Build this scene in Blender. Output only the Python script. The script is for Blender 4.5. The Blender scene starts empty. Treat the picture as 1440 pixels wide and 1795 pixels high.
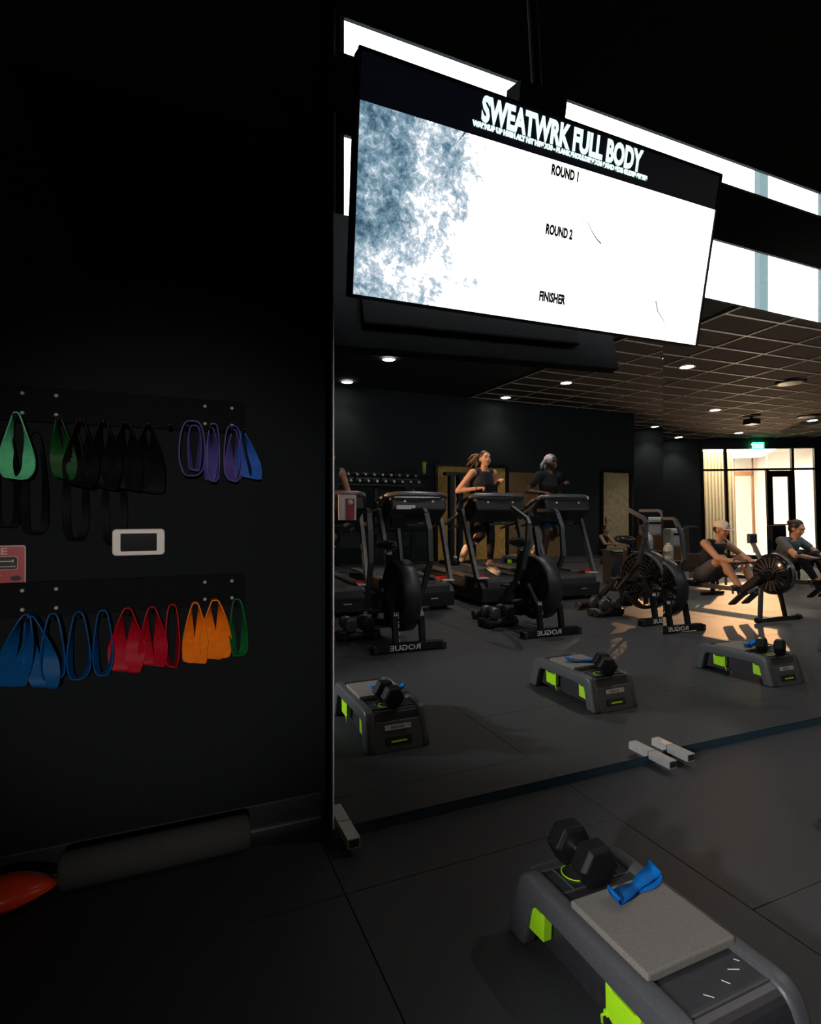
import bpy, bmesh, math, random
from math import sin, cos, pi, radians as R
from mathutils import Vector, Matrix, Quaternion

# ------------------------------------------------------------------ camera, world, lights
sc = bpy.context.scene
COL = sc.collection
cam_d = bpy.data.cameras.new('camera'); cam = bpy.data.objects.new('camera', cam_d); COL.objects.link(cam)
cam.location = (0, 0, 1.25)
cam.rotation_euler = (R(90), 0, -math.atan(423/975))
cam_d.sensor_fit = 'HORIZONTAL'; cam_d.sensor_width = 36; cam_d.lens = 36*975/1440
cam_d.shift_y = 2.5/1440*1.0
cam_d.clip_start = .05
sc.camera = cam
sc.view_settings.view_transform = 'Standard'; sc.view_settings.look = 'None'
sc.view_settings.gamma = 1; sc.view_settings.use_curve_mapping = False
sc.view_settings.exposure = 0
sc.cycles.max_bounces = 8; sc.cycles.glossy_bounces = 5; sc.cycles.transparent_max_bounces = 12
sc.cycles.use_denoising = True
sc.cycles.sample_clamp_indirect = 3
w = bpy.data.worlds.new('overcast'); sc.world = w; w.use_nodes = True
w.node_tree.nodes['Background'].inputs[0].default_value = (.86, .95, 1, 1)
w.node_tree.nodes['Background'].inputs[1].default_value = 6

def lamp(kind, name, loc, energy, color, size=.2, look=None, spot=None, blend=.6, shape=None, size_y=None):
    d = bpy.data.lights.new(name, kind); o = bpy.data.objects.new(name, d); COL.objects.link(o)
    o.location = loc; d.energy = energy; d.color = color
    if kind == 'AREA':
        d.size = size
        if size_y: d.shape = 'RECTANGLE'; d.size_y = size_y
    else: d.shadow_soft_size = size
    if kind == 'SPOT': d.spot_size = R(spot); d.spot_blend = blend
    if look is not None:
        o.rotation_euler = (Vector(look)-Vector(loc)).to_track_quat('-Z', 'Y').to_euler()
    return o
# spots under the recessed ceiling cans; the second row is added, unseen, without cans
H = 4.35
CANS = [(4.05, -6.3), (8.64, -6.5), (3.85, -8.5), (8.26, -8.5), (13.2, -6.8), (9.12, -3.95), (15.9, -10.6), (17.4, -7.0), (17.2, -9.3),
        (4.2, -3.9), (4.3, -1.5), (9.0, -1.5), (4.3, .9), (9, .9), (-.3, -3.9), (-.3, -6.3)]
CAN_W = 140
for i, (x, y) in enumerate(CANS):
    k = .13 if y < -8 and x < 12 else .25 if y < -9 else (.25 if x < 0 else 1)
    lamp('SPOT', 'downlight_lamp', (x, y, H-.06), CAN_W*k, (1, .92, .87), .06, (x, y, 0), 105, .8)
# lobby lamps behind the glass entrance and added spots for its warm light
lamp('AREA', 'lobby_lamp', (20.6, -12.3, 4.3), 900, (1, .88, .70), 3.2, (20.4, -12.0, 0))
lamp('AREA', 'lobby_lamp', (22.2, -16, 4.3), 1200, (1, .93, .84), 3, (22, -15, 0))
lamp('SPOT', 'lobby_sun_spot', (20.2, -11.1, 2.9), 11000, (1, .50, .22), .05, (7.2, -1.5, 0), 8, .25)  # added spot in place of low sun coming through the lobby door
lamp('SPOT', 'lobby_bounce_fill', (20.0, -11.0, .6), 1500, (1, .66, .42), .04, (15.0, -5.0, 4.3), 68, 1)  # added upward spot imitating light bounced off the lobby floor
# added spot at the rear, no fixture there, to brighten the band racks
lamp('SPOT', 'band_fill_spot', (-.9, -8.3, 2.7), 1350, (1, .93, .86), .15, (.06, 2.26, .95), 12, .8)
# left side: warm lamp towards the treadmills, added pale fill along the steps
lamp('SPOT', 'left_spot', (-2.5, -3.6, 2.7), 2500, (1, .56, .30), .12, (5.3, -2.6, 1.35), 34, .7)
lamp('SPOT', 'left_spot', (-2.6, -.6, 1.9), 620, (.95, .97, 1), .12, (3.0, 1.15, .1), 30, .7)

# ------------------------------------------------------------------ materials
def mat(name, col, rough=.5, metal=0, var=.15, scale=40, bump=0, emit=None, estr=0, spec=.5, coat=0):
    m = bpy.data.materials.new(name); m.use_nodes = True
    nt = m.node_tree; b = nt.nodes['Principled BSDF']
    b.inputs['Roughness'].default_value = rough; b.inputs['Metallic'].default_value = metal
    b.inputs['Specular IOR Level'].default_value = spec
    b.inputs['Coat Weight'].default_value = coat
    tc = nt.nodes.new('ShaderNodeTexCoord'); n = nt.nodes.new('ShaderNodeTexNoise')
    n.inputs['Scale'].default_value = scale; n.inputs['Detail'].default_value = 4
    nt.links.new(tc.outputs['Object'], n.inputs['Vector'])
    r = nt.nodes.new('ShaderNodeValToRGB')
    c = Vector(col[:3])
    r.color_ramp.elements[0].position = .3; r.color_ramp.elements[1].position = .7
    r.color_ramp.elements[0].color = (*(c*(1-var)), 1); r.color_ramp.elements[1].color = (*[min(1, v*(1+var)) for v in c], 1)
    nt.links.new(n.outputs['Fac'], r.inputs['Fac']); nt.links.new(r.outputs['Color'], b.inputs['Base Color'])
    if bump:
        bp = nt.nodes.new('ShaderNodeBump'); bp.inputs['Strength'].default_value = bump; bp.inputs['Distance'].default_value = .003
        nt.links.new(n.outputs['Fac'], bp.inputs['Height']); nt.links.new(bp.outputs['Normal'], b.inputs['Normal'])
    if emit:
        b.inputs['Emission Color'].default_value = (*emit, 1); b.inputs['Emission Strength'].default_value = estr
    return m
K = {}
K['wall'] = mat('black_wall_paint', (.0085, .0105, .0125), .8, var=.1, scale=120, bump=.2, spec=.12)
K['wall_dim'] = mat('charcoal_wall_paint', (.022, .028, .032), .8, var=.1)
K['ceil'] = mat('black_ceiling_paint', (.012, .012, .013), .9)
K['ctile'] = mat('dark_ceiling_tile', (.075, .046, .030), .9, scale=90, bump=.3)
K['tbar'] = mat('ceiling_tee_metal', (.95, .76, .64), .45)
K['floor'] = mat('rubber_tile', (.052, .052, .055), .52, var=.35, scale=260, bump=.35, spec=.35)
K['floorb'] = mat('floor_base', (.03, .03, .031), .9)
K['rackm'] = mat('matt_black_rack', (.006, .006, .007), .8, spec=.1)
K['tvblk'] = mat('matt_black_case', (.008, .008, .009), .7, spec=.2)
K['shade_rail'] = mat('blue_shade_rail', (.010, .035, .055), .6)  # blue tint paints the bluish shade along the mirror foot into the rail
K['bolt'] = mat('steel_bolt', (.75, .75, .74), .25, .35)
K['trim'] = mat('black_trim', (.02, .021, .023), .4)
K['alu'] = mat('brushed_aluminium', (.62, .63, .63), .32, 1, var=.06)
K['white_alu'] = mat('pale_steel', (.80, .78, .74), .38, .55, var=.05)
K['chrome'] = mat('chrome', (.85, .85, .86), .1, 1, var=.02)
K['blk'] = mat('black_steel', (.016, .016, .018), .35, .3)
K['blkp'] = mat('black_plastic', (.018, .018, .020), .42)
K['gloss'] = mat('glossy_black', (.012, .012, .014), .12, coat=.6)
K['gry'] = mat('grey_metal', (.16, .155, .15), .35, .6)
K['dgry'] = mat('dark_grey_plastic', (.045, .045, .048), .45, bump=.1)
K['fan'] = mat('black_fan_mesh', (.022, .022, .024), .45, .2)
K['stepg'] = mat('grey_step_plastic', (.085, .085, .090), .42, var=.12, scale=150, bump=.15)
K['stepd'] = mat('dark_step_plastic', (.030, .028, .032), .38, bump=.1)
K['pad'] = mat('taupe_foam', (.215, .192, .165), .85, var=.14, scale=220, bump=.4)
K['lime'] = mat('lime_plastic', (.50, 1.0, .015), .4, var=.04)
K['rub'] = mat('black_rubber', (.014, .014, .015), .6, bump=.2)
K['hex'] = mat('black_hex_rubber', (.007, .007, .0075), .55, bump=.3, spec=.25)
def rubber(n, c): return mat(n, c, .5, var=.12, scale=60, spec=.14)
K['blue'] = rubber('blue_latex', (.004, .15, .52)); K['blued'] = rubber('deep_blue_latex', (.002, .075, .24)); K['red'] = rubber('red_latex', (.42, .004, .018)); K['orange'] = rubber('orange_latex', (.98, .21, .008))
K['green'] = rubber('green_latex', (.008, .14, .03)); K['mint'] = rubber('mint_latex', (.13, .60, .30)); K['purple'] = rubber('purple_latex', (.085, .065, .27))
K['dgreen'] = rubber('dark_green_latex', (.008, .07, .014)); K['bblack'] = mat('black_latex', (.003, .003, .0035), .6, spec=.12); K['bluev'] = rubber('light_blue_latex', (.03, .12, .50))
K['vred'] = mat('red_vinyl', (1, .065, .012), .28, var=.08, coat=.3)
K['foam'] = mat('dark_foam', (.045, .046, .046), .9, bump=.5, scale=180)
K['white'] = mat('white_plastic', (.74, .70, .65), .4, var=.04)
K['paper'] = mat('white_paper', (.70, .62, .56), .8, var=.04)
K['wprint'] = mat('white_print', (.85, .82, .80), .6, var=.03)
K['signred'] = mat('red_sign', (.34, .005, .008), .4, var=.08)
K['signpink'] = mat('faded_white_print', (.62, .40, .38), .6, var=.05)
K['wood'] = mat('tan_wood', (.78, .43, .10), .55, var=.22, scale=9)
K['wood2'] = mat('pale_oak_door', (.62, .50, .28), .5, var=.2, scale=9)
K['panelw'] = mat('dimmed_wall_panel', (.30, .17, .075), .6, var=.2, scale=6)  # tan wood darkened to paint in the dim light on this panel
K['card'] = mat('cardboard', (.24, .12, .05), .8)
K['cream'] = mat('cream_panel', (.80, .66, .44), .7, var=.06)
K['lwhite'] = mat('lobby_white', (.85, .82, .78), .8, var=.03)
K['brown'] = mat('brown_frame', (.20, .085, .035), .5)
K['frame'] = mat('dark_bronze_frame', (.018, .014, .012), .4, .3)
K['skin'] = mat('warm_skin', (.56, .30, .19), .5, var=.06, scale=8)
K['skin2'] = mat('tan_skin', (.46, .235, .14), .5, var=.06, scale=8)
K['skind'] = mat('deep_brown_skin', (.085, .035, .02), .45, var=.08, scale=8)
K['hair'] = mat('dark_brown_hair', (.022, .012, .008), .5, var=.4, scale=120)
K['hairl'] = mat('light_brown_hair', (.20, .105, .05), .5, var=.4, scale=120)
K['clothb'] = mat('black_fabric', (.010, .010, .012), .85, bump=.3)
K['clothg'] = mat('grey_shirt', (.10, .12, .135), .9, bump=.3)
K['clothg2'] = mat('grey_shorts', (.06, .062, .07), .9)
K['cap'] = mat('cream_cap_cloth', (.80, .68, .52), .8, var=.04)
K['scarf'] = mat('grey_white_scarf', (.42, .42, .50), .6, var=.7, scale=45)
K['shoe'] = mat('white_shoe', (.75, .68, .58), .6)
K['teal'] = mat('teal_shoe', (.01, .30, .34), .5)
K['bluesh'] = mat('blue_shorts', (.01, .06, .16), .8)
K['eye'] = mat('eye_dark', (.02, .015, .012), .3)
K['lip'] = mat('lip', (.30, .09, .07), .5)
K['stripe'] = mat('pale_stripe', (.70, .66, .60), .35, .3)
K['redp'] = mat('red_plastic', (.60, .01, .008), .4)
K['cup'] = mat('lime_cup', (.42, .62, .10), .4)
K['jug'] = mat('translucent_jug', (.36, .40, .36), .3)
K['gold'] = mat('brass', (.8, .5, .12), .3, .8)
K['camo'] = mat('mottled_green_grey', (.035, .045, .035), .9, var=.8, scale=14)
K['wframe'] = mat('window_frame_metal', (.10, .12, .12), .4, .4)
K['blue_glow'] = K['trim']
def emis(name, col, s):
    m = bpy.data.materials.new(name); m.use_nodes = True; nt = m.node_tree
    b = nt.nodes['Principled BSDF']; b.inputs['Base Color'].default_value = (.01, .01, .01, 1)
    b.inputs['Emission Color'].default_value = (*col, 1); b.inputs['Emission Strength'].default_value = s
    return m
K['lampface'] = emis('lamp_face', (1, .93, .85), 14)
K['exitgreen'] = emis('exit_green', (.04, 1, .35), 4.5)
K['exitwhite'] = emis('exit_letter', (.8, 1, .9), 6)
K['titlew'] = emis('screen_title', (.75, 1, 1), 1.25)
K['scrblk'] = emis('screen_black_text', (.0, .0, .0), 0)
K['scrhdr'] = emis('screen_header', (.03, .10, .26), .012)
# mirror
m = bpy.data.materials.new('mirror_silver'); m.use_nodes = True; K['mirror'] = m
b = m.node_tree.nodes['Principled BSDF']; b.inputs['Base Color'].default_value = (.86, .88, .87, 1)
b.inputs['Metallic'].default_value = 1; b.inputs['Roughness'].default_value = 0
# clear glass : transparent with a thin reflection
def glass(name, tint, refl):
    m = bpy.data.materials.new(name); m.use_nodes = True; nt = m.node_tree; nt.nodes.clear()
    o = nt.nodes.new('ShaderNodeOutputMaterial'); t = nt.nodes.new('ShaderNodeBsdfTransparent'); g = nt.nodes.new('ShaderNodeBsdfGlossy')
    x = nt.nodes.new('ShaderNodeMixShader'); t.inputs[0].default_value = (*tint, 1); g.inputs['Roughness'].default_value = .03
    x.inputs[0].default_value = refl; nt.links.new(t.outputs[0], x.inputs[1]); nt.links.new(g.outputs[0], x.inputs[2]); nt.links.new(x.outputs[0], o.inputs[0])
    return m
K['post_tint'] = glass('skylit_post_tint', (.27, .31, .31), .02)
K['glass'] = glass('clear_glass', (.93, .94, .94), .05)
# picture on the television: white stone with grey-blue mottling towards its left side
m = bpy.data.materials.new('screen_picture'); m.use_nodes = True; nt = m.node_tree; K['screen'] = m
b = nt.nodes['Principled BSDF']; b.inputs['Base Color'].default_value = (.01, .01, .01, 1); b.inputs['Roughness'].default_value = .3
tc = nt.nodes.new('ShaderNodeTexCoord'); sp = nt.nodes.new('ShaderNodeSeparateXYZ'); nt.links.new(tc.outputs['Object'], sp.inputs[0])
def mth(op, a, b_=None, clamp=False):
    n = nt.nodes.new('ShaderNodeMath'); n.operation = op; n.use_clamp = clamp
    for i, v in enumerate((a, b_)):
        if v is None: continue
        if isinstance(v, (int, float)): n.inputs[i].default_value = v
        else: nt.links.new(v, n.inputs[i])
    return n.outputs[0]
def noise(scale, detail, rough=.6, dist=0):
    n = nt.nodes.new('ShaderNodeTexNoise'); n.inputs['Scale'].default_value = scale; n.inputs['Detail'].default_value = detail
    n.inputs['Roughness'].default_value = rough; n.inputs['Distortion'].default_value = dist
    nt.links.new(tc.outputs['Object'], n.inputs['Vector']); return n.outputs['Fac']
left = mth('MULTIPLY', mth('SUBTRACT', -.42, sp.outputs['X']), 2.6)            # 1 at the left rim, negative past the first quarter
high = mth('MULTIPLY', sp.outputs['Z'], .55)
big = mth('MULTIPLY', mth('SUBTRACT', noise(5.5, 3, .6), .5), 2.8)
fine = mth('MULTIPLY', mth('SUBTRACT', noise(48, 9, .78, .3), .5), 3.0)
rgt = mth('MULTIPLY', mth('MAXIMUM', mth('SUBTRACT', sp.outputs['X'], .62), 0), 1.2)
mot = mth('ADD', mth('ADD', mth('ADD', left, high), mth('ADD', big, fine)), mth('SUBTRACT', rgt, .15))
rp = nt.nodes.new('ShaderNodeValToRGB'); cr = rp.color_ramp
cr.elements[0].position = 0; cr.elements[0].color = (1, 1, 1, 1)
e = cr.elements.new(.10); e.color = (.36, .40, .44, 1)
e = cr.elements.new(.55); e.color = (.10, .165, .21, 1)
cr.elements[-1].position = 1; cr.elements[-1].color = (.017, .045, .075, 1)
nt.links.new(mth('MULTIPLY', mot, .85, True), rp.inputs[0])
nt.links.new(rp.outputs[0], b.inputs['Emission Color']); b.inputs['Emission Strength'].default_value = 2.0

# ------------------------------------------------------------------ mesh tools
class M:
    def __init__(s): s.v = []; s.f = []; s.sm = []
    def add(s, vs, fs, smooth=False, mx=None):
        b = len(s.v)
        for p in vs:
            p = Vector(p); s.v.append(mx @ p if mx is not None else p)
        for f in fs: s.f.append([b+i for i in f]); s.sm.append(smooth)
        return s
    def box(s, c, d, mx=None, bev=0):
        x, y, z = [k/2 for k in d]; c = Vector(c)
        if bev <= 0:
            vs = [c+Vector((i*x, j*y, k*z)) for i in (-1, 1) for j in (-1, 1) for k in (-1, 1)]
            return s.add(vs, [(0, 1, 3, 2), (4, 6, 7, 5), (0, 4, 5, 1), (2, 3, 7, 6), (0, 2, 6, 4), (1, 5, 7, 3)], False, mx)
        bm = bmesh.new(); bmesh.ops.create_cube(bm, size=1)
        for v in bm.verts: v.co = Vector((v.co.x*d[0], v.co.y*d[1], v.co.z*d[2]))
        bmesh.ops.bevel(bm, geom=bm.edges[:], offset=min(bev, min(d)*.49), segments=2, profile=.6, affect='EDGES')
        return s.bm(bm, Matrix.Translation(c) if mx is None else mx @ Matrix.Translation(c), False)
    def bm(s, bm, mx=None, smooth=False):
        bm.verts.index_update()
        s.add([v.co.copy() for v in bm.verts], [[v.index for v in f.verts] for f in bm.faces], smooth, mx); bm.free(); return s
    def ring(s, pts, n, rad, cap=True, mx=None, squash=None, closed=False, smooth=True, up=None):
        """sweep: pts list, rad a number / list; squash (a, b) half-sizes for a flat or rectangular section"""
        P = [Vector(p) for p in pts]; k = len(P); rad = rad if isinstance(rad, (list, tuple)) else [rad]*k
        vs = []; nrm = Vector(up) if up else None
        for i in range(k):
            if closed: t = (P[(i+1) % k]-P[i-1])
            else: t = P[min(i+1, k-1)]-P[max(i-1, 0)]
            t.normalize()
            if nrm is None:
                nrm = Vector((0, 0, 1)) if abs(t.z) < .9 else Vector((0, 1, 0))
            u = nrm-t*nrm.dot(t)
            if u.length < 1e-5: u = t.orthogonal()
            u.normalize(); nrm = u if not up else nrm
            w_ = t.cross(u)
            for j in range(n):
                a = 2*pi*(j+.5)/n
                if squash == 'rect' or isinstance(squash, tuple) and n == 4:
                    sx, sy = squash
                    q = [(1, 1), (-1, 1), (-1, -1), (1, -1)][j]; vs.append(P[i]+u*q[0]*sx*rad[i]+w_*q[1]*sy*rad[i])
                else:
                    sx, sy = squash or (1, 1); vs.append(P[i]+u*cos(a)*rad[i]*sx+w_*sin(a)*rad[i]*sy)
        fs = []
        for i in range(k if closed else k-1):
            i2 = (i+1) % k
            for j in range(n): fs.append((i*n+j, i*n+(j+1) % n, i2*n+(j+1) % n, i2*n+j))
        s.add(vs, fs, smooth and n > 4, mx)
        if cap and not closed:
            b = len(s.v)-k*n
            s.f.append([b+j for j in range(n)][::-1]); s.sm.append(False)
            s.f.append([b+(k-1)*n+j for j in range(n)]); s.sm.append(False)
        return s
    def tube(s, pts, r, n=10, **k): return s.ring(pts, n, r, **k)
    def bar(s, pts, a, b, **k): return s.ring(pts, 4, 1, squash=(a/2, b/2), smooth=False, **k)
    def lathe(s, prof, n=24, mx=None, smooth=True):
        vs = [(r*cos(2*pi*j/n), r*sin(2*pi*j/n), z) for r, z in prof for j in range(n)]
        fs = [(i*n+j, i*n+(j+1) % n, (i+1)*n+(j+1) % n, (i+1)*n+j) for i in range(len(prof)-1) for j in range(n)]
        return s.add(vs, fs, smooth, mx)
    def ell(s, c, r, mx=None, n=16, m_=10):
        prof = [(max(1e-4, sin(pi*i/m_)), -cos(pi*i/m_)) for i in range(m_+1)]
        T = Matrix.Translation(Vector(c)) @ Matrix.Diagonal((*r, 1))
        return s.lathe(prof, n, T if mx is None else mx @ T)
    def cone(s, p0, r0, p1, r1, n=12):
        p0 = Vector(p0); p1 = Vector(p1); L = (p1-p0).length
        q = Vector((0, 0, 1)).rotation_difference(p1-p0).to_matrix().to_4x4() if L > 1e-6 else Matrix()
        prof = [(max(1e-4, r0*sin(a)), -r0*cos(a)) for a in [pi/2*i/4 for i in range(5)]]
        prof += [(max(1e-4, r1*cos(a)), L+r1*sin(a)) for a in [pi/2*i/4 for i in range(5)]]
        return s.lathe(prof, n, Matrix.Translation(p0) @ q)
    def prism(s, out, t0, t1, axis='X', mx=None, smooth=False):
        def P(a, b_, t): return {'X': (t, a, b_), 'Y': (a, t, b_), 'Z': (a, b_, t)}[axis]
        n = len(out); vs = [P(a, b_, t0) for a, b_ in out]+[P(a, b_, t1) for a, b_ in out]
        fs = [list(range(n))[::-1], [n+i for i in range(n)]]+[(i, (i+1) % n, n+(i+1) % n, n+i) for i in range(n)]
        return s.add(vs, fs, smooth, mx)
    def mesh(s, name, mt):
        me = bpy.data.meshes.new(name); me.from_pydata([tuple(v) for v in s.v], [], s.f); me.update()
        me.polygons.foreach_set('use_smooth', s.sm)
        bm = bmesh.new(); bm.from_mesh(me); bmesh.ops.recalc_face_normals(bm, faces=bm.faces); bm.to_mesh(me); bm.free()
        me.materials.append(K[mt] if isinstance(mt, str) else mt); return me
    def build(s, name, mt, parent=None, loc=(0, 0, 0), bevel=0):
        return place(name, s.mesh(name, mt), parent, loc, bevel)
def place(name, me, parent=None, loc=(0, 0, 0), bevel=0):
    o = bpy.data.objects.new(name, me); COL.objects.link(o); o.location = loc
    if parent: o.parent = parent
    if bevel:
        bv = o.modifiers.new('bevel', 'BEVEL'); bv.width = bevel; bv.segments = 2; bv.limit_method = 'ANGLE'
    return o
def tag(o, label, cat, group=None):
    o['label'] = label; o['category'] = cat
    if group: o['group'] = group
    return o
def thing(name, label, cat, loc=(0, 0, 0), rz=0, group=None):
    o = bpy.data.objects.new(name, None); COL.objects.link(o); o.location = loc; o.rotation_euler = (0, 0, rz)
    o.empty_display_size = .05
    return tag(o, label, cat, group)
def struct(o, label=None):
    o['kind'] = 'structure'
    if label: o['label'] = label
    return o
def copy_tree(o, parent=None):
    c = o.copy(); COL.objects.link(c)
    if parent: c.parent = parent
    for ch in list(o.children): copy_tree(ch, c)
    return c
def text(name, s, size, mt, parent, mx, xs=1, bold=0, ext=.0008, align='LEFT'):
    cu = bpy.data.curves.new(name, 'FONT'); cu.body = s; cu.size = size; cu.offset = bold; cu.extrude = ext; cu.align_x = align
    cu.resolution_u = 3
    o = bpy.data.objects.new(name+'_tmp', cu); COL.objects.link(o)
    bpy.context.view_layer.update()
    me = bpy.data.meshes.new_from_object(o.evaluated_get(bpy.context.evaluated_depsgraph_get()))
    bpy.data.objects.remove(o); me.name = name
    me.transform(mx @ Matrix.Diagonal((xs, 1, 1, 1)))
    me.materials.clear(); me.materials.append(K[mt])
    o = bpy.data.objects.new(name, me); COL.objects.link(o)
    if parent: o.parent = parent
    return o
def face(origin, right, up):
    r = Vector(right).normalized(); u = Vector(up).normalized(); n = r.cross(u)
    return Matrix(((r.x, u.x, n.x, origin[0]), (r.y, u.y, n.y, origin[1]), (r.z, u.z, n.z, origin[2]), (0, 0, 0, 1)))
def arc(c, r, a0, a1, n, plane='XZ'):
    out = []
    for i in range(n+1):
        a = R(a0+(a1-a0)*i/n); p, q = r*cos(a), r*sin(a)
        out.append({'XZ': (c[0]+p, c[1], c[2]+q), 'YZ': (c[0], c[1]+p, c[2]+q), 'XY': (c[0]+p, c[1]+q, c[2])}[plane])
    return out
def sharp(me, ang=35):
    me.set_sharp_from_angle(angle=R(ang)) if hasattr(me, 'set_sharp_from_angle') else None

# ------------------------------------------------------------------ the room
WY = 2.26          # face of the wall behind the mirrors
fl = struct(M().box((10, -5, -.05), (26, 16, .06)).build('floor', 'floorb'), 'dark rubber tiled gym floor')
TS = 1.16
tile = M().box((TS/2, TS/2, -.011), (TS-.003, TS-.003, .022)).mesh('tile', 'floor')
n = 0
for i in range(-3, 10):
    off = 0 if i <= 0 else .58
    for j in range(-6, 2):
        x0 = .53+TS*i; y0 = 1.76-off+TS*(j-1)
        if y0 > WY+.1: continue
        o = place('tile', tile, fl, (x0, y0, 0), .0015); n += 1
yy = 1.76-6*TS-TS
o = M().box((9.4, yy-3.6, -.011), (24, 5.2+.0, .022)).build('far_rubber_sheet', 'floor', fl)
o = M().box((16.8, -1.5, -.011), (9.2, 9.2, .022)).build('far_rubber_sheet', 'floor', fl)

def wallbox(name, a, b_, z0, z1, mt='wall', th=.12, label=None):
    """wall standing on the line a-b, its room face on that line, thickness to the right of a->b"""
    a = Vector((*a, 0)); b_ = Vector((*b_, 0)); d = (b_-a); L = d.length; d.normalize(); nn = Vector((d.y, -d.x, 0))
    mx = Matrix(((d.x, nn.x, 0, a.x), (d.y, nn.y, 0, a.y), (0, 0, 1, 0), (0, 0, 0, 1)))
    return struct(M().box((L/2, th/2, (z0+z1)/2), (L, th, z1-z0), mx).build(name, mt), label)
# front wall with two long window bands
X0, X1 = -3.2, 22.0
WX0, WX1 = .655, 12.0
mw = M()
def slab(x0, x1, z0, z1): mw.box(((x0+x1)/2, WY+.008, (z0+z1)/2), (x1-x0, .016, z1-z0))
ZL0, ZL1, ZU0, ZU1 = 2.48, 2.845, 3.175, 3.34
slab(X0, WX0, 0, H+.1); slab(WX1, X1, 0, H+.1); slab(WX0, WX1, 0, ZL0); slab(WX0, WX1, ZL1, ZU0); slab(WX0, WX1, ZU1, H+.1)
struct(mw.build('wall_front', 'wall'), 'black painted wall with two long window bands above the mirrors')
def window(n_, z0, z1):
    o = M()
    ys = WY+.008
    o.box(((WX0+WX1)/2, ys, z0+.006), (WX1-WX0, .02, .012))
    o.box((WX0+.01, ys, (z0+z1)/2), (.02, .02, z1-z0)).box((WX1-.01, ys, (z0+z1)/2), (.02, .05, z1-z0))
    f = struct(o.build('window_%d' % n_, 'wframe'), 'long %s window band, overexposed white' % ('upper' if n_ == 1 else 'lower'))
    xs = [WX0, 1.70, 3.92, 6.1, 8.3, 10.5, WX1]
    for x in xs[1:-1]: M().box((x, ys, (z0+z1)/2), (.045, .02, z1-z0)).build('mullion', 'wframe', f)
    for a, b_ in zip(xs[:-1], xs[1:]): M().box(((a+b_)/2, ys-.006, (z0+z1)/2+.003), (b_-a-.04, .006, z1-z0-.005)).build('pane', 'glass', f)
    return f
window(1, ZU0, ZU1); window(2, ZL0, ZL1)
struct(M().box((.633, WY-.004, (ZU0+ZU1)/2), (.006, .008, ZU1-ZU0+.03)).box((.633, WY-.004, (ZL0+ZL1)/2+.03), (.006, .008, ZL1-ZL0+.1)).build('trim_2', 'alu'), 'thin metal edge beside the window bands')
# exterior posts; their see-through tint paints in the daylight on them
for x in (3.93, 8.2):
    struct(M().box((x, WY+.42, 2.9), (.09, .04, 2.2)).build('trim_3', 'post_tint'), 'soft grey exterior post behind the window bands, translucent to look skylit')
o = struct(M().box((-1.32, WY-.006, .05), (3.78, .012, .10)).build('baseboard_front', 'trim'), 'black baseboard with a bright metal strip at the floor')
M().box((-1.32, WY-.006, .1015), (3.78, .014, .003)).build('top_edge', 'gry', o)
M().box((-1.32, WY-.017, .006), (3.78, .010, .010)).build('metal_strip', 'alu', o)

wallbox('wall_left', (-3.0, WY), (-3.0, -9.0), 0, H+.1, 'wall_dim', -.12)
wallbox('wall_back', (-3.0, -9.0), (13.3, -9.0), 0, H+.1, 'wall_dim', .15, 'dark back wall beyond the treadmills, seen in the mirror')
wallbox('wall_side', (13.3, -9.15), (13.3, -11.6), 0, H+.1, 'wall_dim', .12)
wallbox('wall_recess', (13.2, -11.6), (16.6, -11.32), 0, H+.1, 'wall_dim', .12)
EA = Vector((16.98, -10.68, 0)); EB = Vector((20.90, -9.22, 0))
wallbox('wall_corner', (14.6, -11.75), (EA.x+.02, EA.y+.01), 0, H+.1, 'wall_dim', .12)
wallbox('wall_corner', (EB.x, EB.y), (22.0, -8.85), 0, H+.1, 'wall_dim', .12)
wallbox('wall_right', (21.3, -9.1), (21.3, 2.3), 0, H+.1, 'wall_dim', .12)
# entrance: glazing in dark bronze frames
ED = (EB-EA).normalized(); EL = (EB-EA).length; EN = Vector((-ED.y, ED.x, 0))   # EN points into the gym
EM = Matrix(((ED.x, EN.x, 0, EA.x), (ED.y, EN.y, 0, EA.y), (0, 0, 1, 0), (0, 0, 0, 1)))
def E(name, mt, c, d, parent=None, bev=0):
    o = M().box(c, d, EM, bev).build(name, mt, parent); return o
ENT = 4.02
en = struct(E('window_3', 'frame', (EL/2, 0, ENT-.02), (EL, .10, .07)), 'glass entrance front in dark bronze frames, bright lobby behind, seen in the mirror')
struct(E('wall_entrance', 'wall_dim', (EL/2, 0, (ENT+H)/2+.055), (EL+.1, .15, H-ENT+.09)), 'dark strip of wall above the glass entrance')
U = [0.0, .90, 2.40, 3.32, EL]
TR = 3.22
for u in U: E('mullion', 'frame', (min(max(u, .04), EL-.04), 0, (TR if u == U[2] else ENT-.06)/2), (.085, .10, TR if u == U[2] else ENT-.06), en)
E('transom', 'frame', (EL/2, 0, TR), (EL-.1, .10, .07), en)
E('sill', 'frame', (U[2]/2, 0, .06), (U[2]-.1, .10, .12), en)
E('sill', 'frame', ((U[3]+EL)/2, 0, .06), (EL-U[3]-.1, .10, .12), en)
for a, b_ in zip(U[:-1], U[1:]):
    E('pane', 'glass', ((a+b_)/2, 0, (TR+ENT)/2), (b_-a-.09, .008, ENT-TR-.1), en)
    if abs(a-U[2]) > .01: E('pane', 'glass', ((a+b_)/2, 0, (TR+.12)/2), (b_-a-.09, .008, TR-.2), en)
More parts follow.
